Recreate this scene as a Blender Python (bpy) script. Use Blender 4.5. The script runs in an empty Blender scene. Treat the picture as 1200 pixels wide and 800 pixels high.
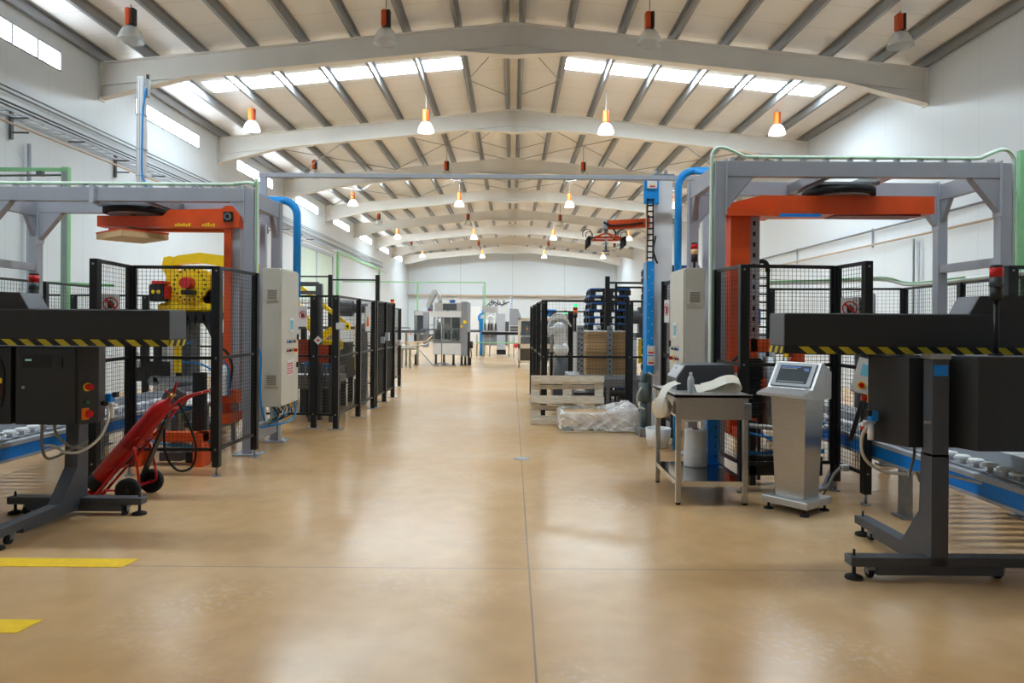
import bpy, bmesh, math, random
from mathutils import Vector, Matrix
random.seed(7)
PI = math.pi
SC = bpy.context.scene
COL = SC.collection

# ------------------------------------------------------------------ helpers
def lin(r, g, b):
    def f(v):
        v /= 255.0
        return v / 12.92 if v <= 0.04045 else ((v + 0.055) / 1.055) ** 2.4
    return (f(r), f(g), f(b), 1.0)


class MB:
    """collects shapes in world (or thing-local) coordinates, links them as one mesh"""
    def __init__(self):
        self.v, self.f, self.mi, self.sm = [], [], [], []
        self.cur = 0

    def m(self, i):
        self.cur = i
        return self

    def add(self, vs, fs, smooth=False):
        b = len(self.v)
        self.v += [tuple(p) for p in vs]
        for q in fs:
            self.f.append(tuple(b + i for i in q))
            self.mi.append(self.cur)
            self.sm.append(smooth)
        return self

    def box(self, x0, x1, y0, y1, z0, z1, bev=0.0):
        if x0 > x1: x0, x1 = x1, x0
        if y0 > y1: y0, y1 = y1, y0
        if z0 > z1: z0, z1 = z1, z0
        b = min(bev, 0.45 * min(x1 - x0, y1 - y0, z1 - z0))
        if b <= 0:
            vs = [(x, y, z) for z in (z0, z1) for y in (y0, y1) for x in (x0, x1)]
            fs = [(0, 2, 3, 1), (4, 5, 7, 6), (0, 1, 5, 4), (2, 6, 7, 3), (0, 4, 6, 2), (1, 3, 7, 5)]
            return self.add(vs, fs)
        # bevelled: octagonal rings in z
        def ring(z, i):
            X0, X1, Y0, Y1 = x0 + i, x1 - i, y0 + i, y1 - i
            return [(X0 + b, Y0, z), (X1 - b, Y0, z), (X1, Y0 + b, z), (X1, Y1 - b, z),
                    (X1 - b, Y1, z), (X0 + b, Y1, z), (X0, Y1 - b, z), (X0, Y0 + b, z)]
        if x1 - x0 < 4.2 * b or y1 - y0 < 4.2 * b:
            rings = [ring(z0, 0), ring(z1, 0)]
        else:
            rings = [ring(z0, b), ring(z0 + b, 0), ring(z1 - b, 0), ring(z1, b)]
        return self.rings(rings)

    def rings(self, rings, caps=True, smooth=False):
        n = len(rings[0])
        vs = [p for r in rings for p in r]
        fs = []
        for k in range(len(rings) - 1):
            for i in range(n):
                j = (i + 1) % n
                fs.append((k * n + i, k * n + j, (k + 1) * n + j, (k + 1) * n + i))
        b = len(self.v)
        self.add(vs, fs, smooth)
        if caps:
            self.f.append(tuple(b + i for i in reversed(range(n)))); self.mi.append(self.cur); self.sm.append(False)
            self.f.append(tuple(b + (len(rings) - 1) * n + i for i in range(n))); self.mi.append(self.cur); self.sm.append(False)
        return self

    def prism(self, poly, axis, a, b):
        """poly: 2-D outline; axis 'x': (y,z), 'y': (x,z), 'z': (x,y); extruded a..b"""
        def P(p, t):
            if axis == 'x': return (t, p[0], p[1])
            if axis == 'y': return (p[0], t, p[1])
            return (p[0], p[1], t)
        return self.rings([[P(p, a) for p in poly], [P(p, b) for p in poly]])

    def cyl(self, p0, p1, r0, r1=None, n=14, caps=True, smooth=True):
        r1 = r0 if r1 is None else r1
        p0, p1 = Vector(p0), Vector(p1)
        d = (p1 - p0).normalized()
        u = d.orthogonal().normalized()
        w = d.cross(u)
        R = []
        for p, r in ((p0, r0), (p1, r1)):
            R.append([p + (u * math.cos(t) + w * math.sin(t)) * r for t in [2 * PI * i / n for i in range(n)]])
        return self.rings(R, caps, smooth and n > 5)

    def lathe(self, prof, c, axis=(0, 0, 1), n=24, caps=True):
        """prof: (radius, height) list along axis from point c"""
        c = Vector(c); d = Vector(axis).normalized()
        u = d.orthogonal().normalized(); w = d.cross(u)
        R = []
        for r, h in prof:
            R.append([c + d * h + (u * math.cos(2 * PI * i / n) + w * math.sin(2 * PI * i / n)) * max(r, 1e-4) for i in range(n)])
        return self.rings(R, caps, True)

    def tube(self, pts, r, n=8, caps=True, close=False):
        pts = [Vector(p) for p in pts]
        R = []
        prev = None
        m = len(pts)
        for i in range(m):
            if close:
                d = pts[(i + 1) % m] - pts[i - 1]
            else:
                d = pts[min(i + 1, m - 1)] - pts[max(i - 1, 0)]
            if d.length < 1e-9: d = Vector((0, 0, 1))
            d.normalize()
            u = d.orthogonal().normalized() if prev is None else (prev - d * prev.dot(d))
            if u.length < 1e-6: u = d.orthogonal()
            u.normalize(); prev = u
            w = d.cross(u)
            R.append([pts[i] + (u * math.cos(2 * PI * k / n) + w * math.sin(2 * PI * k / n)) * r for k in range(n)])
        if close:
            R.append(R[0])
        return self.rings(R, caps and not close, n > 4)

    def beam(self, p0, p1, w, h, up=(0, 0, 1)):
        """rectangular bar between two points, w across, h along 'up'"""
        p0, p1 = Vector(p0), Vector(p1)
        d = (p1 - p0).normalized()
        up = Vector(up)
        s = d.cross(up)
        if s.length < 1e-5: s = Vector((1, 0, 0))
        s.normalize(); t = s.cross(d)
        R = [[p + s * a * w / 2 + t * b * h / 2 for a, b in ((-1, -1), (1, -1), (1, 1), (-1, 1))] for p in (p0, p1)]
        return self.rings(R)

    def quad(self, a, b, c, d):
        return self.add([a, b, c, d], [(0, 1, 2, 3)])

    def ball(self, c, r, n=12, sz=1.0):
        prof = [(r * math.sin(PI * i / n), -r * sz * math.cos(PI * i / n)) for i in range(n + 1)]
        return self.lathe(prof, c, n=n + 4)

    def build(self, name, mats, parent=None, smooth_angle=None):
        me = bpy.data.meshes.new(name)
        off = Vector((0, 0, 0))
        r = parent
        while r is not None:
            off += r.location; r = r.parent
        me.from_pydata([tuple(Vector(p) - off) for p in self.v], [], self.f)
        if not isinstance(mats, (list, tuple)): mats = [mats]
        for q in mats: me.materials.append(q)
        for i, p in enumerate(me.polygons):
            p.material_index = min(self.mi[i], len(mats) - 1)
            p.use_smooth = self.sm[i]
        bm = bmesh.new(); bm.from_mesh(me)
        bmesh.ops.recalc_face_normals(bm, faces=bm.faces)
        bm.to_mesh(me); bm.free()
        me.update()
        o = bpy.data.objects.new(name, me)
        COL.objects.link(o)
        if parent is not None: o.parent = parent
        return o


def arc(c, r, a0, a1, plane='xz', n=8):
    out = []
    for i in range(n + 1):
        t = a0 + (a1 - a0) * i / n
        p, q = r * math.cos(t), r * math.sin(t)
        if plane == 'xz': out.append((c[0] + p, c[1], c[2] + q))
        elif plane == 'yz': out.append((c[0], c[1] + p, c[2] + q))
        else: out.append((c[0] + p, c[1] + q, c[2]))
    return out


def curve(pts, n=8):
    """Catmull-Rom through the points"""
    P = [Vector(p) for p in pts]
    P = [P[0] * 2 - P[1]] + P + [P[-1] * 2 - P[-2]]
    out = []
    for i in range(1, len(P) - 2):
        for k in range(n):
            t = k / n
            a, b, c, d = P[i - 1], P[i], P[i + 1], P[i + 2]
            out.append(0.5 * ((2 * b) + (c - a) * t + (2 * a - 5 * b + 4 * c - d) * t * t + (3 * b - a - 3 * c + d) * t ** 3))
    out.append(P[-2])
    return out


def tag(o, label, cat, group=None, kind=None):
    if label: o['label'] = label
    if cat: o['category'] = cat
    if group: o['group'] = group
    if kind: o['kind'] = kind
    return o


def thing(name, label, cat, loc=(0, 0, 0), group=None):
    o = bpy.data.objects.new(name, None)
    o.empty_display_size = 0.1
    COL.objects.link(o)
    o.location = loc
    return tag(o, label, cat, group)


def place(o, loc, rz=0.0):
    o.location = loc
    o.rotation_euler = (0, 0, rz)
    return o


def dup(root, loc, rz, label=None):
    r = root.copy(); COL.objects.link(r)
    r.location = loc; r.rotation_euler = (0, 0, rz)
    if label: r['label'] = label
    for ch in list(root.children):
        c = ch.copy(); COL.objects.link(c); c.parent = r
        for g in list(ch.children):
            d = g.copy(); COL.objects.link(d); d.parent = c
    return r


def struct(o):
    o['kind'] = 'structure'
    return o

# ------------------------------------------------------------------ materials
def mat(name, col, rough=0.5, metal=0.0, var=0.06, scale=6.0, bump=0.0, spec=0.5, emit=None, estr=0.0, trans=0.0, alpha=1.0, stretch=None):
    m = bpy.data.materials.new(name); m.use_nodes = True
    nt = m.node_tree; N = nt.nodes; L = nt.links
    b = N['Principled BSDF']
    b.inputs['Base Color'].default_value = col
    b.inputs['Roughness'].default_value = rough
    b.inputs['Metallic'].default_value = metal
    b.inputs['Specular IOR Level'].default_value = spec
    if trans: b.inputs['Transmission Weight'].default_value = trans
    if alpha < 1: b.inputs['Alpha'].default_value = alpha
    if emit:
        b.inputs['Emission Color'].default_value = emit
        b.inputs['Emission Strength'].default_value = estr
    if var > 0:
        tc = N.new('ShaderNodeTexCoord'); mp = N.new('ShaderNodeMapping'); nz = N.new('ShaderNodeTexNoise')
        mp.inputs['Scale'].default_value = stretch or (1, 1, 1)
        nz.inputs['Scale'].default_value = scale; nz.inputs['Detail'].default_value = 4
        L.new(tc.outputs['Object'], mp.inputs['Vector']); L.new(mp.outputs['Vector'], nz.inputs['Vector'])
        mr = N.new('ShaderNodeMapRange')
        mr.inputs['From Min'].default_value = 0.3; mr.inputs['From Max'].default_value = 0.7
        mr.inputs['To Min'].default_value = 1 - var; mr.inputs['To Max'].default_value = 1 + var
        L.new(nz.outputs['Fac'], mr.inputs['Value'])
        mx = N.new('ShaderNodeVectorMath'); mx.operation = 'SCALE'
        mx.inputs[0].default_value = col[:3]
        L.new(mr.outputs['Result'], mx.inputs['Scale'])
        L.new(mx.outputs['Vector'], b.inputs['Base Color'])
        mr2 = N.new('ShaderNodeMapRange')
        mr2.inputs['To Min'].default_value = max(0, rough - 0.06); mr2.inputs['To Max'].default_value = min(1, rough + 0.06)
        L.new(nz.outputs['Fac'], mr2.inputs['Value']); L.new(mr2.outputs['Result'], b.inputs['Roughness'])
        if bump:
            bp = N.new('ShaderNodeBump'); bp.inputs['Strength'].default_value = bump; bp.inputs['Distance'].default_value = 0.01
            L.new(nz.outputs['Fac'], bp.inputs['Height']); L.new(bp.outputs['Normal'], b.inputs['Normal'])
    return m


M = {}
M['dark'] = mat('charcoal_paint', lin(44, 45, 48), 0.42, 0, 0.05, 30)
M['dark2'] = mat('slate_and_lit_charcoal', lin(88, 92, 100), 0.42, 0, 0.05, 30)  # the printer's slate; also paints the lit faces of the charcoal labellers
M['black'] = mat('black_powder_coat', lin(20, 21, 23), 0.45, 0, 0.08, 30)
M['wire'] = mat('black_wire', lin(24, 25, 27), 0.5, 0, 0)
M['rubber'] = mat('rubber', lin(16, 16, 17), 0.8, 0, 0.1, 40)
M['yellow'] = mat('yellow_paint', lin(250, 210, 16), 0.42, 0, 0.05, 12)
M['tapeyel'] = mat('yellow_tape', lin(240, 196, 12), 0.6, 0, 0.08, 20)
M['hazyel'] = mat('hazard_yellow', lin(196, 178, 30), 0.5, 0, 0.04, 20)
M['orange'] = mat('orange_paint', lin(226, 82, 24), 0.4, 0, 0.07, 6)
M['redor'] = mat('red_orange_panel', lin(170, 66, 36), 0.5, 0, 0.1, 10)
M['red'] = mat('red_enamel', lin(186, 22, 26), 0.3, 0, 0.06, 8)
M['redsig'] = mat('sign_red', lin(205, 40, 38), 0.5, 0, 0)
M['blue'] = mat('blue_paint', lin(10, 135, 235), 0.42, 0, 0.05, 8)
M['blue2'] = mat('bright_blue_cover', lin(18, 146, 226), 0.4, 0, 0.05, 8)
M['bluehose'] = mat('blue_hose', lin(30, 140, 215), 0.4, 0, 0)
M['slate'] = mat('slate_grey_paint', lin(72, 75, 82), 0.42, 0, 0.05, 30)
M['ltgrey'] = mat('light_grey_paint', lin(172, 178, 188), 0.4, 0, 0.04, 5)
M['grey'] = mat('mid_grey_paint', lin(140, 144, 152), 0.4, 0, 0.05, 6)
M['gantry'] = mat('gantry_grey_paint', lin(158, 162, 172), 0.38, 0, 0.04, 5)
M['white'] = mat('white_paint', lin(226, 228, 230), 0.45, 0, 0.03, 5)
M['plastic'] = mat('white_plastic', lin(232, 234, 236), 0.35, 0, 0.02, 8)
M['beigecab'] = mat('cabinet_beige', lin(208, 206, 196), 0.4, 0, 0.03, 5)
M['steel'] = mat('stainless_steel', lin(186, 184, 180), 0.32, 1.0, 0.07, 9, stretch=(1, 1, 14))
M['steel2'] = mat('satin_steel', lin(200, 200, 200), 0.42, 0.85, 0.07, 14, stretch=(14, 1, 1))
M['polished'] = mat('polished_steel', lin(196, 196, 196), 0.1, 1.0, 0.05, 9)
M['galv'] = mat('galvanised_steel', lin(150, 154, 158), 0.42, 0.6, 0.14, 18)
M['purlin'] = mat('purlin_zinc', lin(150, 154, 158), 0.42, 0.45, 0.1, 3, stretch=(1, .2, 1))
M['cream'] = mat('cream_beam_paint', lin(232, 230, 225), 0.5, 0, 0.03, 2)
M['green'] = mat('green_conduit', lin(132, 196, 142), 0.5, 0, 0.05, 8)
M['palegreen'] = mat('pale_green_cable', lin(222, 232, 224), 0.5, 0, 0.03, 12)
M['brownpipe'] = mat('tan_pipe', lin(190, 172, 152), 0.5, 0, 0.05, 8)
M['greypipe'] = mat('grey_pipe', lin(128, 132, 134), 0.45, 0.3, 0.08, 8)
M['darkpipe'] = mat('dark_pipe', lin(92, 96, 98), 0.5, 0.2, 0.08, 8)
M['hosew'] = mat('white_hose', lin(214, 212, 206), 0.45, 0, 0.03, 20)
M['hoseg'] = mat('grey_hose', lin(120, 116, 110), 0.5, 0, 0.05, 20)
M['brass'] = mat('brass', lin(206, 170, 90), 0.3, 1, 0.05, 20)
M['tan'] = mat('plywood_tan', lin(222, 190, 140), 0.6, 0, 0.08, 6, stretch=(1, 8, 1))
M['card'] = mat('cardboard', lin(196, 160, 116), 0.8, 0, 0.1, 14)
M['cardlt'] = mat('pale_cardboard', lin(222, 192, 156), 0.75, 0, 0.05, 6)
M['wood'] = mat('weathered_pallet_wood', lin(222, 210, 190), 0.8, 0, 0.2, 7, 0.3, stretch=(1, 6, 6))
M['woodblue'] = mat('faded_blue_wood', lin(168, 184, 190), 0.85, 0, 0.2, 8, 0.3)
M['paper'] = mat('label_paper', lin(236, 232, 220), 0.7, 0, 0.02, 8)
M['papercr'] = mat('label_backing', lin(226, 216, 198), 0.6, 0, 0.03, 8)
M['screen'] = mat('dark_screen', lin(46, 52, 56), 0.55, 0, 0.15, 5, spec=0.2, emit=lin(70, 80, 86), estr=0.25)
M['lcd'] = mat('lcd_green', lin(120, 160, 140), 0.4, 0, 0, emit=lin(140, 180, 160), estr=0.4)
M['lcdb'] = mat('lcd_blue', lin(90, 150, 170), 0.3, 0, 0.1, 8, emit=lin(90, 150, 170), estr=0.3)
M['lampred'] = mat('red_lens', lin(200, 20, 18), 0.25, 0, 0)
M['lampsm'] = mat('smoked_lens', lin(70, 84, 92), 0.25, 0, 0)
M['lampam'] = mat('amber_lens', lin(240, 190, 140), 0.25, 0, 0)
M['lampgr'] = mat('green_lens', lin(60, 200, 130), 0.25, 0, 0, emit=lin(60, 220, 140), estr=1.5)
M['lensor'] = mat('orange_lens', lin(240, 120, 20), 0.3, 0, 0)
M['lampor'] = mat('lamp_housing_orange', lin(205, 82, 30), 0.4, 0, 0.04, 9)
M['lampblk'] = mat('lamp_housing_black', lin(40, 32, 30), 0.5, 0, 0)
M['skin'] = mat('skin', lin(205, 160, 135), 0.6, 0, 0)
M['workblue'] = mat('blue_workwear', lin(40, 140, 205), 0.8, 0, 0.08, 9)
M['whitecloth'] = mat('white_cloth', lin(232, 234, 236), 0.9, 0, 0)
M['beigeframe'] = mat('beige_machine_frame', lin(204, 190, 168), 0.45, 0, 0.04, 6)
M['palletblk'] = mat('black_plastic_pallet', lin(36, 38, 42), 0.5, 0, 0.1, 9)
M['palletblue'] = mat('blue_plastic_edge', lin(28, 92, 178), 0.45, 0, 0.05, 9)
M['mach'] = mat('machine_dark_grey', lin(84, 88, 94), 0.45, 0.1, 0.1, 8)
M['tray'] = mat('cable_tray_white', lin(214, 222, 220), 0.45, 0, 0.04, 9)


def mat_film(name, col, alpha, rough=0.25, sc=14):
    m = bpy.data.materials.new(name); m.use_nodes = True
    nt = m.node_tree; N = nt.nodes; L = nt.links
    b = N['Principled BSDF']
    b.inputs['Base Color'].default_value = col
    b.inputs['Roughness'].default_value = rough
    tc = N.new('ShaderNodeTexCoord'); nz = N.new('ShaderNodeTexNoise')
    nz.inputs['Scale'].default_value = sc; nz.inputs['Detail'].default_value = 5
    L.new(tc.outputs['Object'], nz.inputs['Vector'])
    mr = N.new('ShaderNodeMapRange')
    mr.inputs['From Min'].default_value = 0.35; mr.inputs['From Max'].default_value = 0.65
    mr.inputs['To Min'].default_value = alpha - 0.15; mr.inputs['To Max'].default_value = min(1, alpha + 0.25)
    L.new(nz.outputs['Fac'], mr.inputs['Value']); L.new(mr.outputs['Result'], b.inputs['Alpha'])
    bp = N.new('ShaderNodeBump'); bp.inputs['Strength'].default_value = 0.3; bp.inputs['Distance'].default_value = 0.02
    L.new(nz.outputs['Fac'], bp.inputs['Height']); L.new(bp.outputs['Normal'], b.inputs['Normal'])
    return m


_m = M['card']; _N = _m.node_tree.nodes; _L = _m.node_tree.links
_oi = _N.new('ShaderNodeObjectInfo'); _mr = _N.new('ShaderNodeMapRange'); _mr.inputs['To Min'].default_value = .62; _mr.inputs['To Max'].default_value = 1.05
_L.new(_oi.outputs['Random'], _mr.inputs['Value'])
_sc = _N.new('ShaderNodeVectorMath'); _sc.operation = 'SCALE'
_src = _N['Principled BSDF'].inputs['Base Color'].links[0].from_socket
_L.new(_src, _sc.inputs[0]); _L.new(_mr.outputs['Result'], _sc.inputs['Scale']); _L.new(_sc.outputs['Vector'], _N['Principled BSDF'].inputs['Base Color'])
M['film'] = mat_film('stretch_film', lin(252, 252, 253), 0.66, 0.2, 5)
M['filmroll'] = mat('film_roll', lin(222, 222, 222), 0.3, 0, 0.04, 9, stretch=(1, 1, .2))


def mat_glass(name, col, alpha, rough=0.08):
    m = bpy.data.materials.new(name); m.use_nodes = True
    b = m.node_tree.nodes['Principled BSDF']
    b.inputs['Base Color'].default_value = col
    b.inputs['Roughness'].default_value = rough
    b.inputs['Alpha'].default_value = alpha
    return m


M['glass'] = mat_glass('guard_glass', lin(130, 145, 150), 0.16)
M['clear'] = mat_glass('clear_plastic', lin(236, 242, 246), 0.5)
M['shade'] = mat_glass('prismatic_shade', lin(225, 228, 228), 0.42, 0.15)


def mat_emit(name, col, s, panes=False):
    m = bpy.data.materials.new(name); m.use_nodes = True
    b = m.node_tree.nodes['Principled BSDF']
    b.inputs['Base Color'].default_value = (.8, .8, .8, 1)
    b.inputs['Emission Color'].default_value = col
    b.inputs['Emission Strength'].default_value = s
    return m


SKY_S, WIN_S, LAMP_S = 44.0, 18.0, 12.0
M['skylight'] = mat_emit('skylight_glow', (0.80, 0.93, 1.0, 1), SKY_S)
M['winglow'] = mat_emit('window_glow', (0.86, 0.95, 1.0, 1), WIN_S)
M['lampglow'] = mat_emit('lamp_glow', (1.0, 0.97, 0.9, 1), LAMP_S)
M['shadelit'] = mat('lit_shade', lin(236, 238, 236), 0.3, 0, 0, emit=(1, .98, .95, 1), estr=0.9)
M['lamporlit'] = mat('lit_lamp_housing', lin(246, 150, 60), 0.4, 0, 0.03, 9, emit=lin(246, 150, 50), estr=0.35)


def mat_floor():
    m = bpy.data.materials.new('sealed_concrete_floor'); m.use_nodes = True
    nt = m.node_tree; N = nt.nodes; L = nt.links
    b = N['Principled BSDF']
    tc = N.new('ShaderNodeTexCoord')
    n1 = N.new('ShaderNodeTexNoise'); n1.inputs['Scale'].default_value = 0.55; n1.inputs['Detail'].default_value = 4; n1.inputs['Roughness'].default_value = 0.5
    n2 = N.new('ShaderNodeTexNoise'); n2.inputs['Scale'].default_value = 5.0; n2.inputs['Detail'].default_value = 8
    L.new(tc.outputs['Object'], n1.inputs['Vector']); L.new(tc.outputs['Object'], n2.inputs['Vector'])
    cr = N.new('ShaderNodeValToRGB')
    e = cr.color_ramp.elements
    e[0].position = 0.25; e[0].color = lin(194, 149, 98)
    e[1].position = 0.75; e[1].color = lin(212, 180, 140)
    k = cr.color_ramp.elements.new(0.5); k.color = lin(204, 164, 116)
    L.new(n1.outputs['Fac'], cr.inputs['Fac'])
    mr = N.new('ShaderNodeMapRange'); mr.inputs['From Min'].default_value = 0.3; mr.inputs['From Max'].default_value = 0.7
    mr.inputs['To Min'].default_value = 0.93; mr.inputs['To Max'].default_value = 1.06
    L.new(n2.outputs['Fac'], mr.inputs['Value'])
    sc = N.new('ShaderNodeVectorMath'); sc.operation = 'SCALE'
    L.new(cr.outputs['Color'], sc.inputs[0]); L.new(mr.outputs['Result'], sc.inputs['Scale'])
    # saw-cut joints: one along the aisle, others across it every 6 m
    sep = N.new('ShaderNodeSeparateXYZ'); L.new(tc.outputs['Object'], sep.inputs[0])
    def math_(op, a, bv=None, c=None):
        q = N.new('ShaderNodeMath'); q.operation = op
        for i, v in enumerate((a, bv, c)):
            if v is None: continue
            if isinstance(v, (int, float)): q.inputs[i].default_value = v
            else: L.new(v, q.inputs[i])
        return q.outputs[0]
    jx = math_('LESS_THAN', math_('ABSOLUTE', math_('SUBTRACT', sep.outputs['X'], 0.125)), 0.006)
    py = math_('SUBTRACT', math_('MODULO', math_('ADD', sep.outputs['Y'], 25.4 + 3.0), 6.0), 3.0)
    jy = math_('LESS_THAN', math_('ABSOLUTE', py), 0.005)
    n4 = N.new('ShaderNodeTexNoise'); n4.inputs['Scale'].default_value = 22.0; n4.inputs['Detail'].default_value = 8
    L.new(tc.outputs['Object'], n4.inputs['Vector'])
    n5 = N.new('ShaderNodeTexNoise'); n5.inputs['Scale'].default_value = 0.9; n5.inputs['Detail'].default_value = 2
    L.new(tc.outputs['Object'], n5.inputs['Vector'])
    def ramp(v, a, b_):
        q = N.new('ShaderNodeMapRange'); q.inputs['From Min'].default_value = a; q.inputs['From Max'].default_value = b_
        L.new(v, q.inputs['Value']); return q.outputs['Result']
    scuff = math_('MULTIPLY', math_('MULTIPLY', ramp(n4.outputs['Fac'], .5, .62), ramp(n5.outputs['Fac'], .52, .68)), .22)
    mixs = N.new('ShaderNodeMix'); mixs.data_type = 'RGBA'
    L.new(scuff, mixs.inputs['Factor']); L.new(sc.outputs['Vector'], mixs.inputs['A']); mixs.inputs['B'].default_value = lin(222, 210, 196)
    sc = mixs
    j = math_('MAXIMUM', jx, jy)
    mix = N.new('ShaderNodeMix'); mix.data_type = 'RGBA'
    L.new(math_('MULTIPLY', j, 0.7), mix.inputs['Factor'])
    L.new(sc.outputs['Result'], mix.inputs['A']); mix.inputs['B'].default_value = lin(120, 112, 104)
    L.new(mix.outputs['Result'], b.inputs['Base Color'])
    b.inputs['Roughness'].default_value = 0.23
    b.inputs['Specular IOR Level'].default_value = 0.65
    bp = N.new('ShaderNodeBump'); bp.inputs['Strength'].default_value = 0.05; bp.inputs['Distance'].default_value = 0.002
    L.new(n2.outputs['Fac'], bp.inputs['Height']); L.new(bp.outputs['Normal'], b.inputs['Normal'])
    return m


def mat_panel(name, col, axis, pitch, width=0.012, dark=0.72, rough=0.35, off=0.0):
    """sandwich-panel cladding with a thin joint every «pitch» metres along one axis"""
    m = bpy.data.materials.new(name); m.use_nodes = True
    nt = m.node_tree; N = nt.nodes; L = nt.links
    b = N['Principled BSDF']; b.inputs['Roughness'].default_value = rough
    tc = N.new('ShaderNodeTexCoord'); sep = N.new('ShaderNodeSeparateXYZ'); L.new(tc.outputs['Object'], sep.inputs[0])
    def math_(op, a, bv):
        q = N.new('ShaderNodeMath'); q.operation = op
        for i, v in enumerate((a, bv)):
            if isinstance(v, (int, float)): q.inputs[i].default_value = v
            else: L.new(v, q.inputs[i])
        return q.outputs[0]
    t = math_('MODULO', math_('ADD', sep.outputs[axis], 600.0 * pitch / pitch * 1.0 - (600.0 % pitch) + off), pitch)
    j = math_('LESS_THAN', t, width)
    nz = N.new('ShaderNodeTexNoise'); nz.inputs['Scale'].default_value = 0.6
    L.new(tc.outputs['Object'], nz.inputs['Vector'])
    mr = N.new('ShaderNodeMapRange'); mr.inputs['To Min'].default_value = 0.97; mr.inputs['To Max'].default_value = 1.03
    L.new(nz.outputs['Fac'], mr.inputs['Value'])
    f = math_('MULTIPLY', mr.outputs['Result'], math_('SUBTRACT', 1.0, math_('MULTIPLY', j, 1 - dark)))
    s = N.new('ShaderNodeVectorMath'); s.operation = 'SCALE'; s.inputs[0].default_value = col[:3]
    L.new(f, s.inputs['Scale']); L.new(s.outputs['Vector'], b.inputs['Base Color'])
    return m


M['floor'] = mat_floor()
M['wallp'] = mat_panel('white_wall_panel', lin(216, 224, 231), 'Y', 1.1, 0.012, 0.86)
M['wallf'] = mat_panel('white_end_wall_panel', lin(206, 214, 220), 'X', 4.5, 0.05, 0.75)
M['roofp'] = mat_panel('roof_panel', lin(238, 239, 240), 'Y', 1.0, 0.02, 0.8)
# ------------------------------------------------------------------ the hall
W2, YB, YF = 9.0, -9.0, 59.0
RZ, RK = 8.40, 0.104            # ridge height of the roof skin, slope


def roof(x):
    return RZ - RK * abs(x)


mb = MB(); mb.box(-W2 - .2, W2 + .2, YB - .2, YF + .2, -0.15, 0.0)
struct(mb.build('floor', M['floor']))

WIN_Y = [5.9 + 6 * k for k in range(-2, 9)]           # centre of each clerestory strip
WZ0, WZ1, WL = 6.58, 6.98, 1.66
mb = MB()
e = W2 + .12
mb.box(-e, -W2, YB, YF, 0, WZ0)
mb.box(-e, -W2, YB, YF, WZ1, roof(W2))
prev = YB
for c in WIN_Y:
    mb.box(-e, -W2, prev, c - WL, WZ0, WZ1); prev = c + WL
mb.box(-e, -W2, prev, YF, WZ0, WZ1)
struct(mb.build('wall_left', M['wallp']))
mb = MB(); mb.box(W2, e, YB, YF, 0, roof(W2)); struct(mb.build('wall_right', M['wallp']))
mb = MB(); mb.prism([(-e, 0), (e, 0), (e, roof(e)), (0, RZ), (-e, roof(e))], 'y', YF, YF + .12)
struct(mb.build('wall_back', M['wallf']))
mb = MB(); mb.prism([(-e, 0), (e, 0), (e, roof(e)), (0, RZ), (-e, roof(e))], 'y', YB - .12, YB)
struct(mb.build('wall_front', M['wallf']))
mb = MB()
mb.prism([(-e, roof(e)), (0, RZ), (0, RZ + .12), (-e, roof(e) + .12)], 'y', YB, YF)
mb.prism([(e, roof(e)), (0, RZ), (0, RZ + .12), (e, roof(e) + .12)], 'y', YB, YF)
struct(mb.build('ceiling', M['roofp']))

for i, c in enumerate(WIN_Y):
    w = MB()
    x0, x1 = -W2 - .06, -W2 + .012
    w.box(x0, x1, c - WL, c + WL, WZ0, WZ0 + .03); w.box(x0, x1, c - WL, c + WL, WZ1 - .03, WZ1)
    for k in range(6):
        y = c - WL + k * (2 * WL / 5)
        w.box(x0, x1, max(y - .02, c - WL), min(y + .02, c + WL), WZ0 + .03, WZ1 - .03)
    fr = struct(w.build('window_%d' % (i + 1), M['ltgrey']))
    g = MB(); g.box(-W2 - .045, -W2 - .03, c - WL, c + WL, WZ0 + .02, WZ1 - .02)
    g.build('pane', M['winglow'], fr)

n = len(WIN_Y)
for yc in (6.5, 17.35, 29.5, 41.6, 53.7):  # nearest strip, out of view, and farthest one are added for their light
    for s in (-1, 1):
        n += 1
        g = MB()
        a, b = 1.3, 7.75
        g.prism([(s * a, roof(a) - .012), (s * b, roof(b) - .012), (s * b, roof(b) - .004), (s * a, roof(a) - .004)], 'y', yc - (.18 if yc < 10 else .33), yc + (.18 if yc < 10 else .33))
        struct(g.build('window_%d' % n, M['skylight']))

# portal frames: tapered I-section rafters with end and ridge haunches
BEAM_Y = [14.9 + 6 * k for k in range(-3, 8)]
PL = RK * W2


def top(x): return 8.19 - RK * abs(x)


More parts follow.
